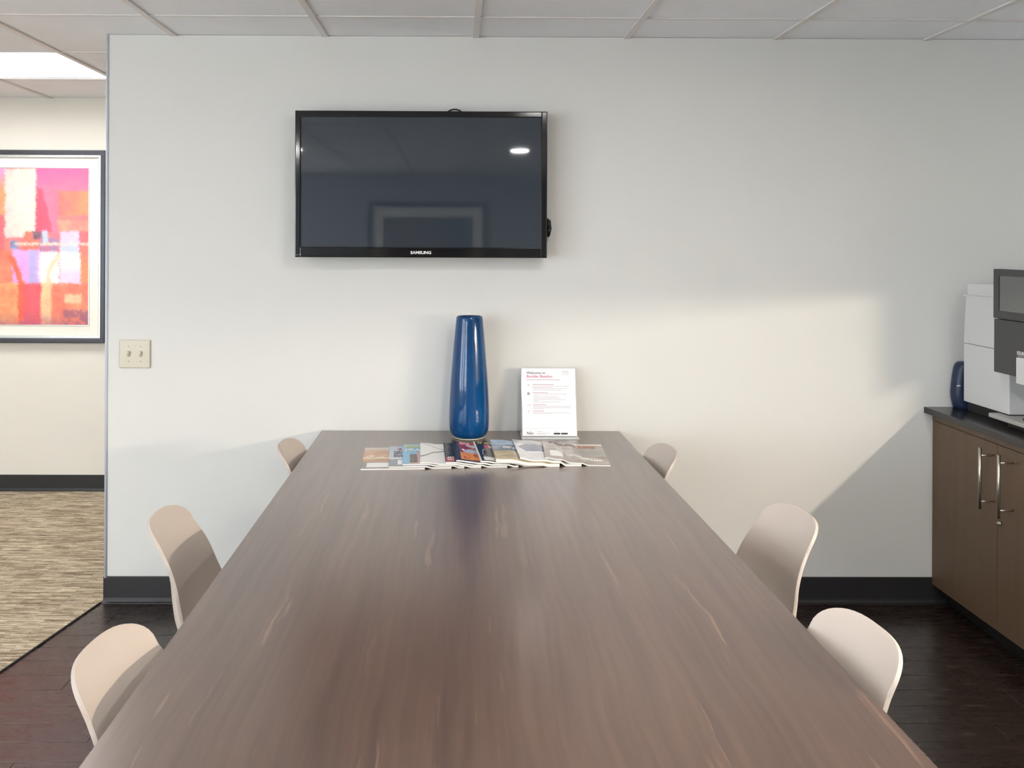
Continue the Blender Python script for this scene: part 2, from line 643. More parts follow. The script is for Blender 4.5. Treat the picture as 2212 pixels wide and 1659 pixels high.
for i in range(len(q)):
    bm.faces.new((t[i], t[(i + 1) % len(q)], bt[(i + 1) % len(q)], bt[i]))
bmesh.ops.recalc_face_normals(bm, faces=bm.faces)
o = link_mesh('floor_carpet', bm, carpet_m)
struct(o, 'beige and brown streaked loop carpet of the corridor, extended unseen behind the viewer for bounce light', 'carpet')
# thin edge strip between carpet and planks
bm = bmesh.new()
add_tube(bm, [(bxy(D - 0.01), D - 0.01, 0.001), (bxy(0), 0, 0.001)], 0.005, 6)
o = link_mesh('trim_1', bm, kick_m)
struct(o, 'thin dark strip along the carpet edge', 'trim')


# ------------------------------------------------------------------ baseboards (cove base with a toe)
def cove(name, p0, p1, nrm, h, label):
    """p0->p1 along the wall foot; nrm points into the room"""
    prof = [(0.0, 0.0), (0.016, 0.0), (0.0155, 0.003), (0.009, 0.006), (0.005, 0.012), (0.0035, 0.02), (0.003, h - 0.003), (0.0015, h), (0, h)]
    bm = bmesh.new()
    rows = []
    for p in (p0, p1):
        rows.append([bm.verts.new((p[0] + nrm[0] * d, p[1] + nrm[1] * d, z)) for d, z in prof])
    n = len(prof)
    for i in range(n):
        bm.faces.new((rows[0][i], rows[1][i], rows[1][(i + 1) % n], rows[0][(i + 1) % n]))
    bm.faces.new(rows[0])
    bm.faces.new(rows[1][::-1])
    bmesh.ops.recalc_face_normals(bm, faces=bm.faces)
    o = link_mesh(name, bm, base_m)
    return struct(o, label, 'baseboard')


cove('baseboard_front', (WX - 0.008, D), (1.991, D), (0, -1), 0.106, 'black rubber cove base under the television wall')
cove('baseboard_back', (XL, D2), (XR, D2), (0, -1), 0.098, 'black cove base along the corridor wall')
cove('baseboard_end', (WX, D), (WX, D + 0.12), (-1, 0), 0.106, 'short black cove base wrapping the wall end')
cove('baseboard_left', (XL, YB), (XL, D2), (1, 0), 0.10, 'black cove base below the daylight windows')
cove('baseboard_rear', (XL, YB), (XR, YB), (0, 1), 0.10, 'black cove base along the rear wall')

# ------------------------------------------------------------------ ceiling: tiles in a tee grid
ce = empty('ceiling', (0, 0, ZC))
struct(ce, 'white suspended ceiling of square lay-in tiles', 'ceiling')
GX = [-1.148 + 0.61 * k for k in range(-6, 8)]
GY = [3.105 + 0.61 * k for k in range(-11, 4)]
GX = sorted([XL] + [g for g in GX if XL + 0.03 < g < XR - 0.03] + [XR])
GY = sorted([YB] + [g for g in GY if YB + 0.03 < g < D2 - 0.03] + [D2])
TROFF = []      # (ix, iy) of two cells long troffers


def cell(v, arr):
    for i in range(len(arr) - 1):
        if arr[i] <= v < arr[i + 1]:
            return i


skip = set()
troffers = [(-2.1, 4.0, 2), (-2.6, 1.2, 2), (-2.6, -1.6, 2)]  # corridor panel first; the other two are added to even out the light
tcells = []
for tx, ty, n in troffers:
    ix, iy = cell(tx, GX), cell(ty, GY)
    cells = [(ix - k, iy) for k in range(n)]
    tcells.append(cells)
    skip.update(cells)
tile_cache = {}
for i in range(len(GX) - 1):
    for j in range(len(GY) - 1):
        if (i, j) in skip:
            continue
        wx, wy = GX[i + 1] - GX[i] - 0.006, GY[j + 1] - GY[j] - 0.006
        key = (round(wx, 3), round(wy, 3))
        cx, cy = (GX[i] + GX[i + 1]) / 2, (GY[j] + GY[j + 1]) / 2
        if key not in tile_cache:
            bm = bmesh.new()
            add_box(bm, -wx / 2, wx / 2, -wy / 2, wy / 2, 0, 0.015)
            o = link_mesh('ceiling_tile', bm, ceil_m, ce, loc=(cx, cy, 0.0035))
            tile_cache[key] = o.data
        else:
            o = bpy.data.objects.new('ceiling_tile', tile_cache[key])
            C.objects.link(o)
            o.parent = ce
            o.location = (cx, cy, 0.0035)
for g in GX[1:-1]:
    box('tee_bar', g - 0.012, g + 0.012, YB, D2, -0.003, 0.003, tee_m, ce)
for g in GY[1:-1]:
    box('tee_bar', XL, XR, g - 0.007, g + 0.007, -0.0012, 0.003, tee_m, ce)
box('roof_deck', XL, XR, YB, D2, 0.13, 0.15, kick_m, ce)

tl = ['recessed white ceiling light panel over the corridor', 'added unseen ceiling light panel over the carpet beside the windows',
      'added unseen ceiling light panel over the carpet towards the rear']
for cells, lab in zip(tcells, tl):
    x0 = GX[min(c[0] for c in cells)] + 0.012
    x1 = GX[max(c[0] for c in cells) + 1] - 0.012
    y0 = GY[cells[0][1]] + 0.008
    y1 = GY[cells[0][1] + 1] - 0.008
    t = empty('ceiling_light', ((x0 + x1) / 2, (y0 + y1) / 2, ZC))
    tag(t, lab, 'ceiling light', 'recessed ceiling light panels')
    hx, hy = (x1 - x0) / 2, (y1 - y0) / 2
    bm = bmesh.new()
    k = 0.01
    add_box(bm, -hx, hx, hy - k, hy, 0.004, 0.085)
    add_box(bm, -hx, hx, -hy, -hy + k, 0.004, 0.085)
    add_box(bm, -hx, -hx + k, -hy + k, hy - k, 0.004, 0.085)
    add_box(bm, hx - k, hx, -hy + k, hy - k, 0.004, 0.085)
    link_mesh('housing', bm, white_metal, t)
    box('lens', -hx + k, hx - k, -hy + k, hy - k, 0.075, 0.084, troffer_m, t)


def downlight(x, y, label):
    t = empty('downlight', (x, y, ZC))
    tag(t, label, 'ceiling light', 'round recessed downlights')
    bm = bmesh.new()
    add_lathe(bm, [(0.075, 0.0), (0.095, -0.004), (0.095, 0.002), (0.075, 0.002), (0.075, 0.0)], 40)
    link_mesh('trim_ring', bm, white_metal, t, True)
    bm = bmesh.new()
    add_lathe(bm, [(0.0, -0.001), (0.076, -0.001), (0.076, 0.002), (0, 0.002)], 40)
    link_mesh('lens', bm, down_m, t)


downlight(0.56, -0.95, 'round recessed downlight mirrored in the television')
downlight(1.50, -0.95, 'added unseen downlight over the counter end, behind the viewer')  # extra lamp, added to brighten the counter side of the room
downlight(1.50, 0.85, 'added unseen downlight above the counter aisle')  # extra lamp, added to fill the shaded wall below the counter
downlight(0.48, 1.56, 'round recessed downlight above the middle of the table')
downlight(-1.48, -0.95, 'added unseen downlight over the carpet edge, behind the viewer')  # extra lamp, added to spread the room light evenly


# ------------------------------------------------------------------ table
def table():
    t = empty('dining_table', (0.06, 2.1, 0))
    tag(t, 'long dark brown wood table set against the television wall', 'table')
    ox, oy = 0.06, 2.1
    yb, yn = D - 0.006, 0.75
    s = (0.702 - 0.659) / (3.4 - 1.214)
    pts = [(-0.545, yb), (0.659, yb), (0.659 + s * (yb - yn), yn), (-0.543, yn)]
    bm = bmesh.new()
    th = 0.028
    lo = [bm.verts.new((x - ox, y - oy, ZT - th)) for x, y in pts]
    up = [bm.verts.new((x - ox, y - oy, ZT)) for x, y in pts]
    bm.faces.new(up[::-1])
    bm.faces.new(lo)
    for i in range(4):
        bm.faces.new((lo[i], up[i], up[(i + 1) % 4], lo[(i + 1) % 4]))
    bmesh.ops.bevel(bm, geom=list(bm.edges), offset=0.002, segments=2, affect='EDGES')
    bmesh.ops.recalc_face_normals(bm, faces=bm.faces)
    link_mesh('tabletop', bm, table_m, t)
    ap = bmesh.new()
    a, b, c, d = -0.44 - ox, 0.56 - ox, 0.92 - oy, 3.28 - oy
    add_box(ap, a, a + 0.025, c, d, ZT - 0.115, ZT - th, 0.001)
    add_box(ap, b - 0.025, b, c, d, ZT - 0.115, ZT - th, 0.001)
    add_box(ap, a + 0.025, b - 0.025, c, c + 0.025, ZT - 0.115, ZT - th, 0.001)
    add_box(ap, a + 0.025, b - 0.025, d - 0.025, d, ZT - 0.115, ZT - th, 0.001)
    link_mesh('apron', ap, table_m, t)
    for x in (a + 0.025, b - 0.095):
        for y in (c + 0.025, d - 0.095):
            bm = bmesh.new()
            add_box(bm, x, x + 0.07, y, y + 0.07, 0, ZT - th, 0.003)
            link_mesh('leg', bm, table_m, t)


table()


# ------------------------------------------------------------------ chairs
def shell_mesh():
    """moulded one piece shell: profile in local (x forward, z up), chair faces +x"""
    prof = [  # x, z, half width, side cup, direction of the cup (0 forward .. 1 up)
        (0.215, 0.405, 0.170, -0.004, 1), (0.205, 0.425, 0.196, 0.000, 1), (0.15, 0.432, 0.210, 0.008, 1), (0.06, 0.422, 0.216, 0.016, 1),
        (-0.04, 0.412, 0.217, 0.026, 1), (-0.11, 0.412, 0.215, 0.038, 0.85), (-0.160, 0.428, 0.209, 0.056, 0.6),
        (-0.195, 0.455, 0.202, 0.068, 0.3), (-0.217, 0.490, 0.192, 0.067, 0.1), (-0.230, 0.530, 0.180, 0.059, 0), (-0.2367, 0.576, 0.1656, 0.049, 0),
        (-0.2408, 0.620, 0.152, 0.040, 0), (-0.2513, 0.660, 0.1396, 0.033, 0), (-0.2665, 0.6944, 0.1291, 0.0277, 0)]
    P = np.array(prof)
    # resample with Catmull-Rom
    out = []
    n = len(P)
    for i in range(n - 1):
        p0, p1, p2, p3 = P[max(i - 1, 0)], P[i], P[i + 1], P[min(i + 2, n - 1)]
        for k in range(3):
            t = k / 3.0
            out.append(0.5 * ((2 * p1) + (-p0 + p2) * t + (2 * p0 - 5 * p1 + 4 * p2 - p3) * t * t + (-p0 + 3 * p1 - 3 * p2 + p3) * t ** 3))
    out.append(P[-1])
    out = np.array(out)
    bm = bmesh.new()
    M = 24
    grid = []
    for i in range(len(out)):
        x, z, hw, cup, up = out[i]
        dx, dz = 1 - up, up
        dl = math.hypot(dx, dz)
        rowv = []
        for j in range(M + 1):
            v = -1 + 2 * j / M
            v = math.sin(v * math.pi / 2)              # denser at the edges
            c = cup * abs(v) ** 2.3
            rowv.append(bm.verts.new((x + dx / dl * c, v * hw, z + dz / dl * c)))
        grid.append(rowv)
    # rounded top edge: superellipse outline on the leaning back
    Wt, zm, zt, pw = 0.1291, 0.6944, 0.7562, 3.0
    for k in range(1, 9):
        rowv = []
        for j in range(M + 1):
            v = math.sin((-1 + 2 * j / M) * math.pi / 2)
            if j in (0, M):
                rowv.append(grid[-1][j])
                continue
            z = zm + (zt - zm) * max(0.0, 1 - abs(v) ** pw) ** (1 / pw) * k / 8.0
            d = zt - z
            rowv.append(bm.verts.new((-0.3035 + 0.7369 * d - 2.033 * d * d + 0.0277 * abs(v) ** 2.3, v * Wt, z)))
        grid.append(rowv)
    for i in range(len(grid) - 1):
        for j in range(M):
            q = []
            for w_ in (grid[i][j], grid[i][j + 1], grid[i + 1][j + 1], grid[i + 1][j]):
                if w_ not in q:
                    q.append(w_)
            bm.faces.new(q)
    bmesh.ops.recalc_face_normals(bm, faces=bm.faces)
    return bm


def make_chair():
    t = empty('shell_chair')
    o = link_mesh('shell', shell_mesh(), shell_m, t, True)
    md = o.modifiers.new('thickness', 'SOLIDIFY')
    md.thickness = 0.0075
    md.offset = -1
    bv = o.modifiers.new('rim', 'BEVEL')
    bv.width = 0.003
    bv.segments = 2
    bv.limit_method = 'ANGLE'
    bv.angle_limit = math.radians(50)
    bm = bmesh.new()
    add_box(bm, -0.10, 0.11, -0.13, -0.10, 0.372, 0.396, 0.004)
    add_box(bm, -0.10, 0.11, 0.10, 0.13, 0.372, 0.396, 0.004)
    add_box(bm, -0.02, 0.02, -0.10, 0.10, 0.376, 0.394, 0.004)
    link_mesh('seat_bracket', bm, matte_black, t)
    for sx in (-1, 1):
        for sy in (-1, 1):
            bm = bmesh.new()
            add_tube(bm, [(sx * 0.09 + 0.005, sy * 0.115, 0.388), (sx * 0.19, sy * 0.20, 0.0)], [0.016, 0.011], 12)
            link_mesh('leg', bm, leg_m, t, True)
    return t


def dup(root):
    r = root.copy()
    C.objects.link(r)
    for ch in root.children:
        c = ch.copy()
        C.objects.link(c)
        c.parent = r
    return r


chair0 = make_chair()
# top of the back sits 0.3035 behind the origin
CH = [(-0.6166, 2.9503, -0.039, 'beige moulded shell chair on the light switch side, farthest, beside the wall'),
      (-0.7768, 2.1728, 0.030, 'beige moulded shell chair on the light switch side, middle of three, pulled out most'),
      (-0.6353, 1.4703, -0.061, 'beige moulded shell chair on the light switch side, nearest the viewer'),
      (0.7435, 2.8858, math.pi + 0.067, 'beige moulded shell chair on the coffee counter side, farthest, beside the wall'),
      (0.9143, 2.2005, math.pi + 0.101, 'beige moulded shell chair on the coffee counter side, middle of three'),
      (0.7765, 1.541, math.pi + 0.095, 'beige moulded shell chair on the coffee counter side, nearest the viewer')]
for i, (x, y, rz, lab) in enumerate(CH):
    c = chair0 if i == 0 else dup(chair0)
    c.location = (x + 0.3035 * math.cos(rz), y + 0.3035 * math.sin(rz), 0)
    c.rotation_euler = (0, 0, rz)
    tag(c, lab, 'chair', 'shell chairs around the table')


# ------------------------------------------------------------------ television
def television():
    x0, x1, z0, z1 = -0.638, 0.353, 1.397, 1.973
    yf, yb = 3.300, 3.352
    t = empty('television', ((x0 + x1) / 2, D, z0))
    tag(t, 'black flat-panel television mounted on the wall above the vase', 'television')
    ox, oy, oz = (x0 + x1) / 2, D, z0
    hw, H = (x1 - x0) / 2, z1 - z0
    yF, yB = yf - oy, yb - oy
    bl, br, bt, bb = 0.0225, 0.024, 0.024, 0.041
    bm = bmesh.new()
    add_box(bm, -hw, -hw + bl, yF, yB, 0, H, 0.004)
    add_box(bm, hw - br, hw, yF, yB, 0, H, 0.004)
    add_box(bm, -hw + bl - 0.003, hw - br + 0.003, yF, yB, H - bt, H, 0.004)
    add_box(bm, -hw + bl - 0.003, hw - br + 0.003, yF, yB, 0, bb, 0.004)
    bz = link_mesh('bezel', bm, gloss_black, t)
    box('screen', -hw + bl - 0.002, hw - br + 0.002, yF + 0.006, yF + 0.014, bb - 0.002, H - bt + 0.002, screen_m, t)
    box('back_shell', -hw + 0.012, hw - 0.012, yF + 0.014, yB + 0.006, 0.012, H - 0.012, matte_black, t, 0.004)
    box('wall_mount', -0.2, 0.2, yB + 0.006, -0.0005, 0.12, H - 0.12, matte_black, t, 0.003)
    vs, fs = text_mesh('SAMSUNG', 0.0155, 'CENTER', 0.0006, 1.15)
    bm = bmesh.new()
    place_2d(bm, vs, fs, lambda x, y: (x + 0.0, yF - 0.0006, 0.0145 + y))
    link_mesh('brand_lettering', bm, ink_white, bz)
    box('status_light', -hw + 0.0205, -hw + 0.0235, yF - 0.0008, yF + 0.001, 0.0095, 0.0125, ink_white, bz)
    box('marking', -hw + 0.006, -hw + 0.016, yF - 0.0006, yF + 0.001, 0.0085, 0.0098, ink_grey, bz)
    # side plug and cable hump
    bm = bmesh.new()
    add_tube(bm, [(hw - 0.004, yF + 0.034, 0.085), (hw + 0.006, yF + 0.034, 0.09), (hw + 0.010, yF + 0.034, 0.115),
                  (hw + 0.008, yF + 0.034, 0.145), (hw - 0.004, yF + 0.034, 0.158)], [0.006, 0.010, 0.012, 0.011, 0.006], 12)
    link_mesh('side_plug', bm, gloss_black, t, True)
    bm = bmesh.new()
    add_tube(bm, [(hw - 0.004, yF + 0.034, 0.060), (hw + 0.008, yF + 0.034, 0.070), (hw + 0.0165, yF + 0.036, 0.098)], [0.002, 0.003, 0.003], 8)
    link_mesh('plug_tag', bm, silver_m, t, True)
    pts = []
    for k in range(13):
        a = k / 12.0
        pts.append((0.082 + 0.096 * a, yB + 0.012, H - 0.03 + 0.047 * math.sin(math.pi * a) ** 0.5))
    link = bmesh.new()
    add_tube(link, pts, 0.0033, 8)
    link_mesh('power_cable', link, matte_black, t, True)
    # mirror-bright drops of the bevel come from the lamps themselves


television()


# ------------------------------------------------------------------ light switch
def switch():
    x, z = (295.5 - 988) / 534.0, EYE - (766.5 - 525) / 534.0
    t = empty('light_switch', (x, D, z))
    tag(t, 'almond double toggle light switch plate near the wall end', 'light switch')
    bm = bmesh.new()
    w_, h_ = 0.0615, 0.0565
    lo = [(-w_, 0), (w_, 0)]
    add_box(bm, -w_, w_, -0.0075, -0.0003, -h_, h_, 0.005, 3)
    link_mesh('plate', bm, almond_m, t, True)
    for sx in (-0.024, 0.024):
        box('slot', sx - 0.0055, sx + 0.0055, -0.0083, -0.007, -0.0125, 0.0125, screw_m, t)
        bm = bmesh.new()
        add_tube(bm, [(sx, -0.006, -0.002), (sx, -0.013, 0.0035), (sx, -0.020, 0.0085)], [0.0055, 0.0046, 0.004], 8)
        link_mesh('toggle', bm, ivory_m, t, True)
        for sz in (-0.030, 0.030):
            bm = bmesh.new()
            add_tube(bm, [(sx, -0.007, sz), (sx, -0.0086, sz)], 0.0028, 10)
            link_mesh('screw', bm, screw_m, t)


switch()


# ------------------------------------------------------------------ vase
def vase():
    t = empty('vase', ((1015 - 988) / F * 3.28, 3.28, ZT))
    tag(t, 'tall glossy cobalt blue ceramic vase on the table', 'vase')
    k = 1 / 552.0
    prof = [(0.0, 0.0), (0.030, 0.0), (0.052, 0.001)]
    outer = [(34, 4), (38.5, 9), (41.5, 16), (43, 26), (43.2, 44), (42.6, 70), (41.2, 100), (39.2, 132), (36.6, 165), (33.8, 200),
             (31.2, 228), (29.4, 248), (28.6, 256), (28.0, 259.5), (26.8, 261), (25.4, 260), (24.8, 256)]
    inner = [(27, 225), (31, 190), (35.5, 130), (38, 80), (38.5, 40), (35, 18), (20, 12), (0, 12)]
    prof = [(0, 0), (24 * k, 0), (30 * k, 1.5 * k)] + [(r * k, z * k) for r, z in outer] + [(r * k, z * k) for r, z in inner]
    bm = bmesh.new()
    add_lathe(bm, prof, 64)
    link_mesh('vase_body', bm, vase_m, t, True)
    bm = bmesh.new()
    add_lathe(bm, [(22 * k, 0.0), (31 * k, 0.0), (34.5 * k, 2.2 * k), (33 * k, 3.6 * k), (29 * k, 1.6 * k), (22 * k, 0.6 * k), (22 * k, 0)], 64)
    o = link_mesh('foot_ring', bm, almond_m, t, True)
    o['label'] = 'pale unglazed foot'


vase()


# ------------------------------------------------------------------ welcome sign
def sign():
    cx = (0.249 + 0.468) / 2 + 0.006
    t = empty('sign_holder', (cx, 3.29, ZT))
    tag(t, 'clear acrylic stand holding a white printed welcome notice on the table', 'sign')
    hw = 0.1055
    y0, z0 = -0.012, 0.006            # foot of the sheet
    L = 0.262
    a = math.atan2(0.062, 0.25)
    ux = Vector((0, math.sin(a), math.cos(a)))
    nv = Vector((0, -math.cos(a), math.sin(a)))
    foot = Vector((0, y0, z0))

    def sheet(x, v, off=0.0):
        p = foot + ux * v + nv * off
        return (x, p.y, p.z)

    def slab(bm, x0, x1, v0, v1, o0, o1):
        c = [(x0, v0), (x1, v0), (x1, v1), (x0, v1)]
        lo = [bm.verts.new(sheet(x, v, o0)) for x, v in c]
        up = [bm.verts.new(sheet(x, v, o1)) for x, v in c]
        bm.faces.new(lo[::-1])
        bm.faces.new(up)
        for i in range(4):
            bm.faces.new((lo[i], lo[(i + 1) % 4], up[(i + 1) % 4], up[i]))
        bmesh.ops.recalc_face_normals(bm, faces=bm.faces)
    bm = bmesh.new()
    slab(bm, -hw - 0.0025, hw + 0.0025, 0, L + 0.001, -0.006, -0.003)
    link_mesh('back_panel', bm, acrylic_m, t)
    box('base', -hw - 0.006, hw + 0.006, -0.045, 0.09, 0.0, 0.003, acrylic_m, t, 0.0008)
    bm = bmesh.new()
    slab(bm, -hw, hw, 0.0, L, -0.0028, -0.0016)
    sh = link_mesh('printed_sheet', bm, paper_m, t)
    # printed matter. page coordinates: x from left edge, y from the bottom, in metres (sheet 0.211 x 0.262)
    sx = 2 * hw / 1075.0
    sy = L / 1305.0
    g = {}

    def ink(m, vs, fs):
        bmx = g.setdefault(m.name, (bmesh.new(), m))[0]
        place_2d(bmx, vs, fs, lambda x, y: sheet(x - hw, y, -0.0012))

    def X(px):
        return (px - 290) * sx

    def Y(py):
        return (1490 - py) * sy

    def txt(s, px, py, hpx, m, bold=0.0, w=None):
        vs, fs = text_mesh(s, 1.0, 'LEFT', bold)
        mx = max(v[0] for v in vs)
        if w:
            kx = w * sx / mx
        else:
            kx = hpx * sy / 0.7
        ky = hpx * sy / 0.7
        ink(m, [(X(px) + x * kx, Y(py) + y * ky) for x, y in vs], fs)

    def bar(px0, px1, py, m, h=9):
        ink(m, *rect2d(X(px0), Y(py + h / 2), X(px1), Y(py - h / 2)))
    txt('Welcome to', 383, 293, 46, ink_dark, 0.012, 380)
    txt('Boulder Baseline', 383, 363, 48, ink_red, 0.012, 522)
    ink(ink_grey, *rect2d(X(1083), Y(370), X(1086), Y(225)))
    for px0, px1, py in ((1105, 1228, 238), (1105, 1238, 264), (1105, 1236, 301)):
        bar(px0, px1, py, ink_grey, 10)
    bar(378, 1058, 409, ink_rose, 11)
    bar(500, 930, 502, ink_rose, 12)
    for px1, py in ((1240, 533), (905, 557), (1192, 577), (1080, 606)):
        bar(500, px1, py, ink_grey, 8)
    bar(500, 810, 660, ink_rose, 12)
    for px0, px1, py in ((520, 1192, 689), (520, 612, 715), (510, 1005, 738), (510, 1058, 764), (510, 1166, 792), (520, 620, 815), (500, 1052, 842)):
        bar(px0, px1, py, ink_grey, 8)
    bar(500, 762, 893, ink_rose, 12)
    for px1, py in ((1264, 924), (1268, 945), (738, 968)):
        bar(500, px1, py, ink_grey, 8)
    bar(500, 718, 1012, ink_rose, 12)
    for px1, py in ((1246, 1044), (895, 1065)):
        bar(500, px1, py, ink_grey, 8)
    # pictograms
    ink(ink_grey, [(X(395), Y(500)), (X(440), Y(500)), (X(418), Y(532))], [(0, 2, 1)])
    for ax in (396, 420):
        for ay in (676, 700):
            ink(ink_dark, *rect2d(X(ax), Y(ay), X(ax + 19), Y(ay - 20)))
    bm_ring = [(X(398) + 0.0032 * math.cos(k * math.pi / 8) * r, Y(904) + 0.0036 * math.sin(k * math.pi / 8) * r) for r in (1.0, 0.7) for k in range(16)]
    ink(ink_grey, bm_ring, [(k, (k + 1) % 16, 16 + (k + 1) % 16, 16 + k) for k in range(16)])
    for k in range(3):
        bar(430, 455, 888 + 14 * k, ink_grey, 8)
    bar(408, 424, 1005, ink_grey, 14)
    bar(402, 430, 1028, ink_grey, 16)
    ink(ink_grey, *rect2d(X(300), Y(1349), X(1340), Y(1346)))
    txt('Regus', 370, 1456, 44, ink_dark, 0.02, 135)
    bar(430, 450, 1410, ink_dark, 10)
    bar(428, 452, 1467, ink_dark, 8)
    for px0, px1, py in ((567, 685, 1402), (567, 830, 1436), (567, 745, 1456), (908, 980, 1400)):
        bar(px0, px1, py, ink_grey, 8)
    for px0 in (906, 1054):
        ink(ink_black, *rect2d(X(px0), Y(1461), X(px0 + 131), Y(1429)))
    for mname, (bmx, m) in g.items():
        link_mesh('print', bmx, m, sh)['kind'] = 'stuff'


sign()


# ------------------------------------------------------------------ magazines laid out in an overlapping row
HX0, HY0, HN = -0.40, 2.75, 0.004
HW, HH = int(1.02 / HN), int(0.46 / HN)
field = np.zeros((HW, HH))


def smooth(a, n):
    for _ in range(n):
        b = np.pad(a, 1, mode='edge')
        a = (b[:-2, 1:-1] + b[2:, 1:-1] + b[1:-1, :-2] + b[1:-1, 2:] + 4 * b[1:-1, 1:-1]) / 8
    return a


def dilate(a, n):
    for _ in range(n):
        b = np.pad(a, 1, mode='edge')
        a = np.max([b[:-2, 1:-1], b[2:, 1:-1], b[1:-1, :-2], b[1:-1, 2:], b[1:-1, 1:-1]], axis=0)
    return a


def samp(a, x, y):
    i = (x - HX0) / HN
    j = (y - HY0) / HN
    i = min(max(i, 0), HW - 1.001)
    j = min(max(j, 0), HH - 1.001)
    i0, j0 = int(i), int(j)
    fx, fy = i - i0, j - j0
    return (a[i0, j0] * (1 - fx) * (1 - fy) + a[i0 + 1, j0] * fx * (1 - fy) + a[i0, j0 + 1] * (1 - fx) * fy + a[i0 + 1, j0 + 1] * fx * fy)


def vnoise(u, v, seed=0):
    def h(i, j):
        n = math.sin(i * 127.1 + j * 311.7 + seed * 74.7) * 43758.5453
        return n - math.floor(n)
    i, j = math.floor(u), math.floor(v)
    fu, fv = u - i, v - j
    fu, fv = fu * fu * (3 - 2 * fu), fv * fv * (3 - 2 * fv)
    return (h(i, j) * (1 - fu) + h(i + 1, j) * fu) * (1 - fv) + (h(i, j + 1) * (1 - fu) + h(i + 1, j + 1) * fu) * fv


def fbm(u, v, seed=0):
    return 0.5 * vnoise(u, v, seed) + 0.3 * vnoise(2.1 * u, 2.1 * v, seed + 1) + 0.2 * vnoise(4.3 * u, 4.3 * v, seed + 2)


def mixc(a, b, t):
    t = min(max(t, 0), 1)
    return tuple(x + (y - x) * t for x, y in zip(a, b))


def inr(u, v, a, b, c, d):
    return a <= u <= b and c <= v <= d


# cover prints: u left..right, v bottom..top (0..1), sRGB
def cov_dunes(u, v):
    n = fbm(u * 3, v * 9, 1)
    c = mixc((226, 190, 156), (176, 120, 84), n * 1.4 - 0.2)
    if v > 0.75:
        c = mixc(c, (222, 214, 204), (v - 0.75) * 4)
    if 0.45 < v < 0.62 and n > 0.52:
        c = (236, 216, 192)
    if v < 0.30:
        c = (150, 142, 134)
    if 0.08 < u < 0.62 and 0.06 < v < 0.26:
        c = (244, 244, 242)
    return c


def cov_ski(u, v):
    c = mixc((206, 214, 222), (176, 190, 204), v)
    if v < 0.36:
        c = mixc((120, 128, 138), (160, 164, 170), fbm(u * 6, v * 6, 4))
    if 0.34 < v < 0.40:
        c = (222, 224, 228)
    if 0.14 < u < 0.8 and 0.08 < v < 0.30:
        c = (242, 242, 240)
    return c


def cov_blue(u, v):
    u = min(u / 0.4, 1.0)
    c = (122, 184, 222)
    if v > 0.93:
        c = (146, 196, 226)
    if u > 0.30 and 0.06 < v < 0.48:
        c = mixc((128, 108, 102), (92, 80, 78), fbm(u * 12, v * 2, 7))
        if (u * 22) % 1 < 0.2:
            c = (70, 60, 60)
    if u > 0.62 and 0.06 < v < 0.60:
        c = (206, 156, 156)
    if v < 0.06 and u > 0.22:
        c = (206, 186, 170)
    return c


def cov_white(u, v):
    u = min(u / 0.46, 1.0)
    c = (240, 239, 236)
    curve = 0.27 + 0.34 * (1 / (1 + math.exp(-(u - 0.38) * 7)))
    if abs(v - curve) < 0.022:
        c = (84, 82, 84)
    if abs(v - (1.0 - 0.36 * u)) < 0.010 and u > 0.1:
        c = (120, 118, 116)
    return c


def cov_black(u, v):
    u = min(u / 0.17, 1.0)
    c = (44, 44, 47)
    if 0.06 < u < 0.9 and 0.02 < v < 0.24:
        c = (196, 70, 74)
    if abs((u - 0.45) ** 2 * 2 + (v - 0.62) ** 2 - 0.03) < 0.004:
        c = (150, 150, 152)
    return c


def cov_food(u, v):
    u = min(u / 0.36, 1.0)
    c = (46, 44, 46)
    if 0.22 < u and 0.06 < v:
        n = fbm(u * 7, v * 7, 11)
        if v > 0.84:
            c = (222, 82, 96)
        elif v > 0.42:
            c = mixc((132, 40, 56), (170, 60, 70), n)
            if ((u - 0.75) / 0.35) ** 2 + ((v - 0.47) / 0.14) ** 2 < 1:
                c = mixc((150, 158, 176), (208, 214, 224), n)
            if ((u - 0.85) / 0.3) ** 2 + ((v - 0.8) / 0.07) ** 2 < 1:
                c = (206, 210, 216)
            if ((u - 0.4) / 0.07) ** 2 + ((v - 0.56) / 0.05) ** 2 < 1:
                c = (240, 230, 226)
        else:
            c = mixc((226, 112, 36), (244, 178, 74), n * 1.3 - 0.1)
            if n > 0.63:
                c = (196, 84, 30)
    return c


def cov_city(u, v):
    u = min(u / 0.36, 1.0)
    c = mixc((30, 30, 38), (44, 46, 58), fbm(u * 5, v * 5, 13))
    if u < 0.06:
        c = (232, 230, 224)
    if 0.45 < u < 0.85 and 0.2 < v < 0.72:
        c = mixc((92, 84, 76), (130, 118, 100), fbm(u * 9, v * 9, 14))
    if 0.42 < u < 0.95 and 0.66 < v < 0.82:
        c = (206, 66, 96)
    if 0.2 < u < 0.8 and 0.04 < v < 0.20:
        c = (244, 243, 240)
    r = ((u - 0.45) / 0.25) ** 2 + ((v - 0.36) / 0.3) ** 2
    if abs(r - 0.6) < 0.08 and u < 0.4:
        c = (214, 214, 206)
    return c


def cov_mount(u, v):
    n = fbm(u * 3, v * 10, 17)
    if v > 0.72:
        c = mixc((120, 158, 206), (216, 226, 238), n * 1.5 - 0.15)
    elif v > 0.42:
        c = mixc((96, 112, 138), (176, 186, 200), n * 1.6 - 0.3)
    else:
        c = mixc((166, 148, 116), (222, 204, 168), n * 1.4 - 0.2)
    return c


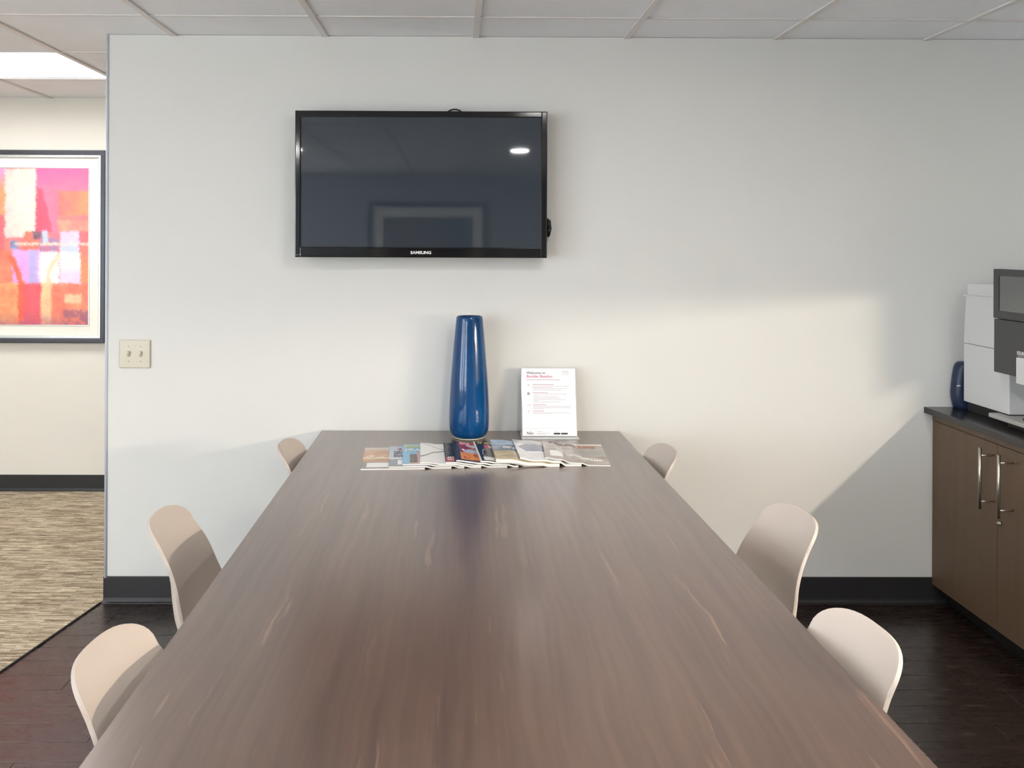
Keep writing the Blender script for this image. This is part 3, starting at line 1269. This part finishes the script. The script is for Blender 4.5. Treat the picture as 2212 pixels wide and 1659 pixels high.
def cov_peak(u, v):
    u = min(u / 0.5, 1.0)
    n = fbm(u * 5, v * 7, 19)
    c = mixc((216, 216, 214), (238, 238, 238), n)
    if v > 0.78:
        c = mixc((186, 184, 182), (206, 204, 202), n)
    if 0.38 < v < 0.78:
        e = abs(v - 0.56) / 0.2
        if u > 0.08 + 0.25 * e:
            c = mixc((118, 120, 140), (150, 152, 168), n)
    if v < 0.40 and u > 0.35 and v > 0.32:
        c = (242, 242, 240)
    return c


def cov_state(u, v):
    n = fbm(u * 3, v * 9, 23)
    c = mixc((148, 132, 122), (196, 186, 178), n * 1.3 - 0.15)
    if v > 0.93:
        c = (230, 220, 216)
    if u > 0.45 and 0.40 < v < 0.72:
        c = mixc(c, (162, 162, 158), 0.6)
    if inr(u, v, 0.10, 0.28, 0.14, 0.42):
        c = (238, 238, 236)
    return c


MAGS = [  # BL x, BL y, angle, width, height, thickness, cover, label, letterings
    (-0.319, 2.800, 0.055, 0.214, 0.285, 0.0050, cov_dunes, 'magazine with a sandy brown landscape cover, leftmost of the row',
     []),
    (-0.226, 2.808, 0.075, 0.210, 0.278, 0.0050, cov_ski, 'magazine with a pale blue-grey cover and dark block lettering',
     [('HAS', 0.08, 0.66, 0.17, 0.08, ink_dark), ('WITH', 0.08, 0.55, 0.19, 0.08, ink_dark), ('EVE', 0.08, 0.44, 0.17, 0.08, ink_dark),
      ('2', 0.15, 0.79, 0.07, 0.10, ink_red)]),
    (-0.181, 2.820, 0.060, 0.208, 0.278, 0.0045, cov_blue, 'magazine with a sky blue cover and yellow title',
     [('Pencil', 0.04, 0.80, 0.30, 0.12, ink_yellow), ('PRAIRIE', 0.04, 0.60, 0.50, 0.15, ink_white)]),
    (-0.122, 2.826, 0.040, 0.206, 0.272, 0.0050, cov_white, 'plain white magazine crossed by one thin dark curve',
     []),
    (-0.036, 2.830, 0.045, 0.208, 0.272, 0.0050, cov_black, 'black magazine with a red block and white letters at its foot',
     [('ART', 0.035, 0.155, 0.11, 0.09, ink_white), ('WAY', 0.035, 0.055, 0.11, 0.09, ink_white)]),
    (0.000, 2.835, 0.040, 0.210, 0.275, 0.0055, cov_food, 'magazine with a black spine and red and orange food cover',
     [('OZ', 0.10, 0.86, 0.18, 0.09, ink_white)]),
    (0.082, 2.840, 0.075, 0.210, 0.275, 0.0055, cov_city, 'black magazine with pale yellow heading and red block, beside the vase foot',
     [('23 BEST', 0.06, 0.88, 0.30, 0.08, ink_yellow), ('5', 0.22, 0.68, 0.06, 0.11, ink_white)]),
    (0.134, 2.840, 0.035, 0.216, 0.285, 0.0110, cov_mount, 'thick magazine with a blue sky and straw-coloured mountain cover',
     [('IMPACT', 0.17, 0.52, 0.36, 0.11, ink_white)]),
    (0.216, 2.850, 0.030, 0.210, 0.280, 0.0065, cov_peak, 'pale magazine with a grey angular shape, second from the right end',
     []),
    (0.303, 2.868, -0.060, 0.222, 0.292, 0.0040, cov_state, 'magazine with a stormy taupe cover and wide title, rightmost and topmost of the row',
     [('COLOR', 0.10, 0.79, 0.46, 0.11, ink_taupe), ('ADO', 0.58, 0.79, 0.30, 0.11, ink_orange)]),
]


def magazine(bx, by, ang, wd, ht, th, cov, label, letters):
    global field
    ca, sa = math.cos(ang), math.sin(ang)

    def W2(u, v):
        return bx + u * wd * ca - v * ht * sa, by + u * wd * sa + v * ht * ca
    under = smooth(dilate(field, 3), 10)
    under = np.maximum(under, field + 0.0002)
    under = np.where(under < 0.0004, 0.0003, under)
    cx, cy = W2(0, 0)
    t = empty('magazine', (cx, cy, ZT))
    tag(t, label, 'magazine', 'magazines fanned along the table end')
    NU, NV = 36, 44
    zt = np.zeros((NU + 1, NV + 1))
    for i in range(NU + 1):
        for j in range(NV + 1):
            x, y = W2(i / NU, j / NV)
            zt[i, j] = samp(under, x, y)
    # pages: closed block
    bm = bmesh.new()

    def grid(off, eps=0.0):
        g = []
        for i in range(NU + 1):
            r = []
            for j in range(NV + 1):
                x, y = W2(i / NU, j / NV)
                r.append(bm.verts.new((x - cx, y - cy, zt[i, j] + off)))
            g.append(r)
        return g
    lo = grid(0.0)
    hi = grid(th - 0.0006)
    for i in range(NU):
        for j in range(NV):
            bm.faces.new((hi[i][j], hi[i + 1][j], hi[i + 1][j + 1], hi[i][j + 1]))
            bm.faces.new((lo[i][j], lo[i][j + 1], lo[i + 1][j + 1], lo[i + 1][j]))
    for i in range(NU):
        bm.faces.new((lo[i][0], lo[i + 1][0], hi[i + 1][0], hi[i][0]))
        bm.faces.new((lo[i + 1][NV], lo[i][NV], hi[i][NV], hi[i + 1][NV]))
    for j in range(NV):
        bm.faces.new((lo[0][j + 1], lo[0][j], hi[0][j], hi[0][j + 1]))
        bm.faces.new((lo[NU][j], lo[NU][j + 1], hi[NU][j + 1], hi[NU][j]))
    link_mesh('pages', bm, page_m, t)
    bm = bmesh.new()
    KU, KV = 84, 100
    hi = [[None] * (KV + 1) for _ in range(KU + 1)]
    for i in range(KU + 1):
        for j in range(KV + 1):
            x, y = W2(i / KU, j / KV)
            hi[i][j] = bm.verts.new((x - cx, y - cy, samp(under, x, y) + th))
    col = bm.loops.layers.float_color.new('print')
    for i in range(KU):
        for j in range(KV):
            f = bm.faces.new((hi[i][j], hi[i + 1][j], hi[i + 1][j + 1], hi[i][j + 1]))
            f.smooth = True
            c = s2l(cov((i + 0.5) / KU, (j + 0.5) / KV))
            for l in f.loops:
                l[col] = (*c, 1)
    # spine and edge turn-down of the cover
    for (a, b) in [((0, j + 1), (0, j)) for j in range(KV)]:
        va, vb = hi[a[0]][a[1]], hi[b[0]][b[1]]
        d = Vector((-0.0004 * ca, -0.0004 * sa, -th + 0.0004))
        f = bm.faces.new((va, vb, bm.verts.new(vb.co + d), bm.verts.new(va.co + d)))
        c = s2l(cov(0.01, (a[1]) / KV))
        for l in f.loops:
            l[col] = (*c, 1)
    cv = link_mesh('cover', bm, cover_m, t)
    for s, u, v, wu, hv, m in letters:
        vs, fs = text_mesh(s, 1.0, 'LEFT', 0.02)
        mxx = max(p[0] for p in vs)
        mxy = max(p[1] for p in vs)
        bm = bmesh.new()

        def put(x, y):
            uu, vv = u + x / mxx * wu, v + y / mxy * hv
            wx, wy = W2(uu, vv)
            return wx - cx, wy - cy, samp(under, wx, wy) + th + 0.0009
        place_2d(bm, vs, fs, put)
        link_mesh('title', bm, m, cv)
    if cov is cov_state:            # handwritten style white line of lettering
        bm = bmesh.new()
        pts = []
        for k in range(220):
            q = k / 219.0
            uu = 0.34 + 0.56 * q
            vv = 0.37 - 0.17 * q + 0.055 * math.sin(q * 88) * (0.7 + 0.5 * math.sin(q * 17 + 1))
            uu += 0.02 * math.cos(q * 88)
            wx, wy = W2(uu, vv)
            pts.append((wx - cx, wy - cy, samp(under, wx, wy) + th + 0.0006))
        add_tube(bm, pts, 0.0012, 4)
        link_mesh('title', bm, ink_white, cv)
    # raise the field
    for i in range(HW):
        for j in range(HH):
            x, y = HX0 + i * HN, HY0 + j * HN
            dx, dy = x - bx, y - by
            u = (dx * ca + dy * sa) / wd
            v = (-dx * sa + dy * ca) / ht
            if -0.01 <= u <= 1.01 and -0.01 <= v <= 1.01:
                field[i, j] = max(field[i, j], samp(under, x, y) + th + 0.0002)


for mg in MAGS:
    magazine(*mg)


# ------------------------------------------------------------------ base cabinet, worktop
XF = 1.932
def cabinet():
    t = empty('base_cabinet', (2.22, 2.0, 0))
    tag(t, 'dark brown laminate base cabinet with bar handles under the coffee machine', 'cabinet')
    ox, oy = 2.22, 2.0
    zb, zr, zt = 0.077, 0.743, 0.7735
    y1, y0 = D - 0.002, 0.62
    bm = bmesh.new()
    add_box(bm, XF + 0.020 - ox, XR - 0.001 - ox, y0 - oy, y1 - oy, zb, zt)
    link_mesh('carcass', bm, cab_m, t)
    box('top_rail', XF - ox, XF + 0.0195 - ox, y0 - oy, y1 - oy, zr + 0.0015, zt, cab_m, t, 0.0008)
    box('toe_kick', XF + 0.06 - ox, XF + 0.075 - ox, y0 - oy, y1 - oy, 0.0, zb, kick_m, t)
    box('plinth', XF + 0.076 - ox, XR - 0.002 - ox, y0 - oy, y1 - oy, 0.0, zb, kick_m, t)
    ed = [3.397, 2.986, 2.572, 2.158, 1.744, 1.33, 0.916, 0.62]
    for k in range(len(ed) - 1):
        a, b = ed[k + 1] + 0.0015, ed[k] - 0.0015
        # the door leaf itself carries its fittings
        leaf = box('door', XF - ox, XF + 0.0185 - ox, a - oy, b - oy, zb + 0.002, zr - 0.0005, cab_m, t, 0.0008)
        hy = (a + 0.016) if k % 2 == 0 else (b - 0.075)
        if k % 2 == 1:
            hy = b - 0.086
        if k == len(ed) - 2:
            continue
        bm = bmesh.new()
        xb = XF - 0.052 - ox
        add_tube(bm, [(xb, hy - oy, 0.508), (xb, hy - oy, 0.728)], 0.0055, 14)
        for z in (0.535, 0.700):
            add_tube(bm, [(xb, hy - oy, z), (XF - ox, hy - oy, z)], 0.0035, 10)
        link_mesh('handle', bm, steel_m, leaf, True)
        if k == 1:
            bm = bmesh.new()
            yy, zz = 2.968, 0.468
            add_tube(bm, [(XF - ox, yy - oy, zz), (XF - 0.008 - ox, yy - oy, zz)], 0.0085, 16)
            add_tube(bm, [(XF - 0.008 - ox, yy - oy, zz), (XF - 0.011 - ox, yy - oy, zz)], [0.0085, 0.005], 16)
            link_mesh('lock', bm, steel_m, leaf, True)


cabinet()
o = box('worktop', 1.897, XR - 0.001, 0.60, D - 0.002, 0.774, ZK, top_m, None, 0.002)
tag(o, 'dark speckled worktop on the base cabinet', 'worktop')


# upper cabinet with its under-cabinet lamp, just outside the frame to the right
def upper():
    x0, zb = 2.20, 1.285
    t = empty('wall_cabinet', (2.36, 1.2, zb))
    tag(t, 'dark brown wall cabinet above the coffee counter', 'cabinet')
    ox, oy = 2.36, 1.2
    box('carcass', x0 + 0.02 - ox, XR - 0.001 - ox, 0.30 - oy, 2.16 - oy, 0.04, 0.80, cab_m, t)
    box('valance', x0 - ox, x0 + 0.018 - ox, 0.30 - oy, 2.16 - oy, 0.0, 0.042, cab_m, t)
    for k in range(4):
        a = 0.30 + k * 0.465
        leaf = box('door', x0 - ox, x0 + 0.0185 - ox, a + 0.002 - oy, a + 0.463 - oy, 0.044, 0.80, cab_m, t, 0.0008)
        hy = a + (0.42 if k % 2 == 0 else 0.045)
        bm = bmesh.new()
        add_tube(bm, [(x0 - 0.04 - ox, hy - oy, 0.08), (x0 - 0.04 - ox, hy - oy, 0.30)], 0.0055, 12)
        for z in (0.11, 0.27):
            add_tube(bm, [(x0 - 0.04 - ox, hy - oy, z), (x0 - ox, hy - oy, z)], 0.0035, 8)
        link_mesh('handle', bm, steel_m, leaf, True)
    l = empty('under_cabinet_light', (2.43, 1.05, 1.30))
    tag(l, 'slim warm tube light fixed under the wall cabinet', 'lamp')
    box('housing', -0.02, 0.02, -0.56, 0.56, 0.014, 0.0245, white_metal, l)
    bm = bmesh.new()
    add_tube(bm, [(0, -0.54, 0), (0, 0.54, 0)], 0.012, 12)
    link_mesh('tube', bm, tube_m, l, True)
    box('end_clip', -0.006, 0.006, -0.556, -0.541, -0.012, 0.0135, white_metal, l)
    box('end_clip', -0.006, 0.006, 0.541, 0.556, -0.012, 0.0135, white_metal, l)


upper()


# ------------------------------------------------------------------ coffee machine
def coffee():
    t = empty('coffee_machine', (2.212, 2.95, ZK))
    tag(t, 'white and charcoal pod coffee machine on the dark worktop', 'coffee machine')
    ox, oy, oz = 2.2, 2.95, 0.790

    def B(name, x0, x1, y0, y1, z0, z1, m, par=t, bev=0.004, seg=2):
        return box(name, x0 - ox, x1 - ox, y0 - oy, y1 - oy, z0 - oz, z1 - oz, m, par, bev, seg)
    B('base', 2.012, 2.44, 3.045, 3.315, 0.790, 0.829, matte_black)
    B('base', 2.042, 2.44, 2.66, 2.745, 0.790, 0.829, matte_black)
    B('bay_floor', 2.012, 2.44, 2.746, 3.044, 0.790, 0.811, matte_black)
    # far side tower: three stacked panels with fine seams and a lid with a lip
    body = B('side_tower', 2.0, 2.45, 3.045, 3.320, 0.829, 1.0585, white_plastic, bev=0.004)
    bm = bmesh.new()
    c = [(2.0, 3.320, 1.0605), (2.45, 3.320, 1.0605), (2.45, 3.045, 1.0605), (2.0, 3.045, 1.0605)]
    u = [(2.004, 3.313, 1.2455), (2.45, 3.313, 1.2455), (2.45, 3.045, 1.2455), (2.004, 3.045, 1.2455)]
    lo = [bm.verts.new((x - ox, y - oy, z - oz)) for x, y, z in c]
    up = [bm.verts.new((x - ox, y - oy, z - oz)) for x, y, z in u]
    bm.faces.new(lo)
    bm.faces.new(up[::-1])
    for i in range(4):
        bm.faces.new((lo[i], up[i], up[(i + 1) % 4], lo[(i + 1) % 4]))
    bmesh.ops.recalc_face_normals(bm, faces=bm.faces)
    link_mesh('upper_panel', bm, white_plastic, t)
    B('lid', 2.004, 2.45, 3.045, 3.310, 1.247, 1.298, white_plastic, bev=0.012, seg=3)
    B('lid_lip', 1.999, 2.02, 3.05, 3.324, 1.2455, 1.2505, white_plastic, bev=0.001)
    # brew bay back, near tower, head
    B('brew_bay', 2.24, 2.45, 2.745, 3.045, 0.829, 1.30, white_plastic)
    B('side_tower', 2.03, 2.45, 2.66, 2.745, 0.829, 1.30, white_plastic)
    hd = B('head', 1.922, 2.40, 2.73, 3.012, 0.992, 1.183, grey_plastic, bev=0.003)
    hu = B('head_upper', 1.919, 2.40, 2.73, 3.012, 1.1855, 1.362, grey_plastic, bev=0.003)
    B('head_cap', 1.935, 2.40, 2.74, 3.000, 1.362, 1.366, white_plastic, bev=0.0015)
    B('display', 1.917, 1.921, 2.765, 2.973, 1.214, 1.338, glass_grey, hu, 0.0008)
    B('display_edge', 1.9165, 1.9195, 2.9735, 2.978, 1.214, 1.338, matte_black, hu, 0.0)
    hl = B('lever', 1.911, 1.925, 2.782, 2.876, 0.972, 1.062, white_plastic, hd, 0.004)
    vs, fs = text_mesh('KEURIG', 1.0, 'LEFT', 0.03)
    mx = max(v[0] for v in vs)
    bm = bmesh.new()
    place_2d(bm, vs, fs, lambda x, y: (1.9213 - ox, 2.886 - oy - x / mx * 0.047, 1.0705 - oz + y * 0.0165))
    place_2d(bm, *rect2d(0.1, -0.32, mx - 0.1, -0.24), lambda x, y: (1.9213 - ox, 2.886 - oy - x / mx * 0.047, 1.0705 - oz + y * 0.0165))
    link_mesh('brand_lettering', bm, ink_white, hd)
    # drip tray with ring pattern
    bm = bmesh.new()
    q = [(1.958, 2.748), (2.236, 2.748), (2.236, 3.042), (1.997, 3.042), (1.997, 3.098), (1.958, 3.098)]
    lo = [bm.verts.new((x - ox, y - oy, 0.812 - oz)) for x, y in q]
    up = [bm.verts.new((x - ox, y - oy, 0.8265 - oz)) for x, y in q]
    bm.faces.new(lo[::-1])
    bm.faces.new(up)
    for i in range(6):
        bm.faces.new((lo[i], lo[(i + 1) % 6], up[(i + 1) % 6], up[i]))
    bmesh.ops.bevel(bm, geom=list(bm.edges), offset=0.0015, segments=2, affect='EDGES')
    bmesh.ops.recalc_face_normals(bm, faces=bm.faces)
    tr = link_mesh('drip_tray', bm, tray_m, t)
    B('tray_support', 1.985, 2.011, 2.76, 3.03, 0.790, 0.8115, matte_black)
    cxt, cyt = 2.085, 2.905
    for k, r in enumerate((0.016, 0.036, 0.056, 0.078, 0.10)):
        bm = bmesh.new()
        segs = 5
        for s in range(segs):
            a0 = 2 * math.pi * s / segs + k * 0.5
            n = 9
            pts = [(cxt + r * math.cos(a0 + q * 1.0 / n) - ox, cyt + r * 1.15 * math.sin(a0 + q * 1.0 / n) - oy, 0.8262 - oz) for q in range(n + 1)]
            add_tube(bm, pts, 0.0032 if k else 0.004, 6)
        link_mesh('drain_slot', bm, matte_black, tr)


coffee()


# navy object squeezed between the machine and the wall
def navy():
    t = empty('storage_caddy', (2.046, 3.362, ZK))
    tag(t, 'tapered navy blue plastic caddy between coffee machine and wall', 'caddy')
    k = 1 / 542.0
    left = [(2060, 884), (2057, 876), (2054, 862), (2053, 850), (2054.5, 832), (2057, 812), (2059.5, 797), (2062, 790), (2066, 785), (2070, 783)]
    xs = [((px - 988) / 542.0, ZK + (884 - py) * k) for px, py in left]
    bm = bmesh.new()
    rows = []
    for x, z in xs:
        xr = 2.19 - (x - 1.965)
        r = 0.026
        y0, y1 = -0.027, 0.034
        ring = []
        for (cx_, cy_, a0) in ((x + r, y0 + r, 180), (xr - r, y0 + r, 270), (xr - r, y1 - r, 0), (x + r, y1 - r, 90)):
            for q in range(4):
                a = math.radians(a0 + 30 * q)
                ring.append(bm.verts.new((cx_ + r * math.cos(a) - 2.02, cy_ + r * math.sin(a), z - ZK)))
        rows.append(ring)
    n = len(rows[0])
    for a, b in zip(rows, rows[1:]):
        for i in range(n):
            bm.faces.new((a[i], a[(i + 1) % n], b[(i + 1) % n], b[i]))
    bm.faces.new(rows[0][::-1])
    bm.faces.new(rows[-1])
    bmesh.ops.recalc_face_normals(bm, faces=bm.faces)
    b = link_mesh('caddy_body', bm, navy_m, t, True)
    x = (2060 - 988) / 542.0
    box('emblem', x - 2.02 - 0.010, x + 0.004 - 2.02, -0.0276, -0.0255, 0.094, 0.098, ink_white, b)


navy()

# ------------------------------------------------------------------ framed print in the corridor
def art(px, py):
    """px,py in the pixel frame used to study the print (x 0..715 visible, y 175..1450); returns sRGB"""
    n = fbm(px / 90.0 + 20, py / 90.0 + 20, 31)
    n2 = fbm(px / 32.0 + 50, py / 32.0 + 50, 37)
    wob = (n2 - 0.5) * 26
    x, y = px + wob, py + wob * 0.8
    c = mixc((250, 112, 122), (252, 140, 120), n)
    if y < 560:
        if x > 300:
            c = mixc((248, 104, 160), (250, 130, 150), (y - 175) / 260 + n * 0.5 - 0.3)
            if y > 360:
                c = mixc((250, 108, 118), (253, 158, 96), ((x - 420) / 260) * 0.8 + n * 0.6 - 0.3)
        if x < 62:
            c = mixc((214, 150, 200), (252, 150, 104), (y - 200) / 150)
    if 300 < x < 350 + (y - 340) * 0.25 and 340 < y < 700:
        c = (238, 84, 110)
    if 350 + max(0, y - 340) * 0.25 < x < 470 and 340 < y < 720:
        c = (248, 120, 150)
    if 60 < x < 300 and 178 < y < 742:
        c = mixc((214, 206, 200), (246, 232, 208), (x - 60) / 200 + (n - 0.5))
    if y > 560 and y < 850 and x < 60:
        c = (244, 104, 112)
    if 470 < x and 600 < y < 700:
        c = mixc((250, 120, 116), (252, 176, 140), n)
    if 490 < x < 645 and 690 < y < 862:
        c = mixc((236, 196, 236), (200, 208, 250), (y - 690) / 120)
    if 640 < x and 690 < y < 1110:
        c = mixc((250, 104, 118), (252, 140, 90), (y - 700) / 300)
    if 210 < x < 350 and 690 < y < 840:
        c = mixc((236, 92, 84), (250, 140, 110), n)
        if x > 280 and y < 750:
            c = mixc((86, 72, 96), (150, 100, 110), n2)
    if 100 < x < 165 and 765 < y < 845:
        c = mixc((88, 110, 160), (160, 170, 210), n2)
    if 330 < x < 480 and 740 < y < 858:
        c = mixc((214, 120, 150), (120, 130, 180), n2 * 1.4 - 0.3)
    if 355 < x < 395 and 680 < y < 780:
        c = (190, 210, 238)
    if abs(y - 792) < 9 and 130 < x:
        c = (252, 220, 200)
    if y > 840:
        if x < 130:
            c = mixc((240, 90, 80), (250, 150, 110), n + (y - 840) / 900)
        if 120 < x < 332 and y < 1112:
            c = mixc((238, 150, 220), (214, 176, 240), n)
            if 250 < x < 312:
                c = (184, 172, 226)
        if 332 < x < 490 and 858 < y < 1112:
            c = (252, 246, 236)
            arc = 400 + 95 * max(0, 1 - (y - 858) / 220.0) ** 2
            if arc - 14 < x < arc + 22:
                c = (242, 214, 178)
        if 490 < x < 652 and 862 < y < 1112:
            c = mixc((252, 244, 232), (244, 210, 240), (y - 950) / 90)
        if 486 < x < 492 and 700 < y < 1110:
            c = (236, 110, 120)
    if y > 1112:
        if x < 170:
            c = mixc((250, 190, 120), (246, 130, 92), n * 1.6 - 0.3)
        elif x < 345:
            c = mixc((246, 74, 84), (236, 100, 110), n)
        elif x < 425:
            c = mixc((250, 218, 160), (248, 170, 120), n)
        else:
            c = mixc((250, 156, 108), (242, 104, 88), n * 1.5 - 0.2)
            if 530 < x < 660 and 1200 < y < 1275:
                c = (240, 196, 150)
        if y > 1330:
            c = mixc(c, (150, 84, 120), (y - 1330) / 220 * n2 * 1.6)
            if x > 520 and n2 > 0.5:
                c = mixc(c, (128, 74, 108), 0.6)
    arc2 = 100 + 92 * min(1, max(0, (y - 890) / 220.0)) ** 0.6
    if y > 885 and arc2 - 28 < x < arc2 + 16 and y < 1420:
        c = mixc((238, 78, 58), (248, 120, 80), n)
    k = 1 + (n2 - 0.5) * 0.12
    return tuple(min(255, v * k) for v in c)


def art_soft(px, py):
    """brushed edges: a few neighbouring strokes blended, with a pale glare wash mixed in"""
    acc = [0, 0, 0]
    for _ in range(3):
        c = art(px + random.gauss(0, 7), py + random.gauss(0, 7))
        for k in range(3):
            acc[k] += c[k] / 3.0
    return tuple(v + (e - v) * 0.06 for v, e in zip(acc, (246, 214, 224)))  # pale pink tint paints the washed-out glare of the glass into the print


def picture(name, cx, zb, wd, ht, y, face, label, artfn, fw, sw, mw, cell_=0.0075):
    """face -1: looks towards -y, +1: towards +y"""
    t = empty(name, (cx, y, zb))
    tag(t, label, 'picture')
    s = face

    def ring(nm, a, b, d0, d1, m, bev):
        bm = bmesh.new()
        x0, x1, z0, z1 = -wd / 2, wd / 2, 0, ht
        ya, yb = sorted((s * d0, s * d1))
        add_box(bm, x0 + a, x1 - a, ya, yb, z1 - b, z1 - a, bev)
        add_box(bm, x0 + a, x1 - a, ya, yb, z0 + a, z0 + b, bev)
        add_box(bm, x0 + a, x0 + b, ya, yb, z0 + b - bev, z1 - b + bev, bev)
        add_box(bm, x1 - b, x1 - a, ya, yb, z0 + b - bev, z1 - b + bev, bev)
        return link_mesh(nm, bm, m, t)
    ring('frame', 0.0, fw, 0.001, 0.035, frame_m, 0.005)
    ring('fillet', fw, fw + sw, 0.001, 0.024, silver_m, 0.003)
    ya, yb = sorted((s * 0.001, s * 0.008))
    box('mat_board', -wd / 2 + fw + sw, wd / 2 - fw - sw, ya, yb, fw + sw, ht - fw - sw, mat_board, t)
    i0 = fw + sw + mw
    aw, ah = wd - 2 * i0, ht - 2 * i0
    bm = bmesh.new()
    col = bm.loops.layers.float_color.new('print')
    nx, nz = int(aw / cell_), int(ah / cell_)
    yy = s * 0.0088
    g = [[bm.verts.new((-wd / 2 + i0 + aw * i / nx, yy, i0 + ah * j / nz)) for j in range(nz + 1)] for i in range(nx + 1)]
    for i in range(nx):
        for j in range(nz):
            f = bm.faces.new((g[i][j], g[i + 1][j], g[i + 1][j + 1], g[i][j + 1]) if s < 0 else (g[i][j + 1], g[i + 1][j + 1], g[i + 1][j], g[i][j]))
            c = s2l(artfn((i + 0.5) / nx, (j + 0.5) / nz))
            for l in f.loops:
                l[col] = (*c, 1)
    link_mesh('art_print', bm, print_m, t)
    bm = bmesh.new()
    ya, yb = sorted((s * 0.0095, s * 0.0115))
    add_box(bm, -wd / 2 + i0 - 0.004, wd / 2 - i0 + 0.004, ya, yb, i0 - 0.004, i0)
    add_box(bm, -wd / 2 + i0 - 0.004, wd / 2 - i0 + 0.004, ya, yb, ht - i0, ht - i0 + 0.004)
    add_box(bm, -wd / 2 + i0 - 0.004, -wd / 2 + i0, ya, yb, i0, ht - i0)
    add_box(bm, wd / 2 - i0, wd / 2 - i0 + 0.004, ya, yb, i0, ht - i0)
    link_mesh('mat_bevel', bm, silver_m, t)
    return t


PS = F / (D2 - 0.03)
pr = (229.5 - 988) / PS
ph = (744 - 328) / PS
pz = EYE - (744 - 525) / PS
pw = 1.10
picture('framed_picture', pr - pw / 2, pz, pw, ph, D2, -1, 'dark framed red and pink abstract print on the corridor wall',
        lambda u, v: art_soft(715 - (1 - u) * 1205, 1450 - v * 1275), 0.026, 0.016, 0.062, 0.0036)


def art_b(u, v):
    n = fbm(u * 4, v * 4, 77)
    return mixc((78, 80, 104), (150, 120, 112), n * 1.4 - 0.2 + 0.2 * math.sin(u * 5))


picture('framed_picture', -0.35, 1.02, 1.42, 0.92, YB, 1, 'wide dark framed picture on the rear wall, mirrored in the television', art_b, 0.05, 0.02, 0.11, 0.02)
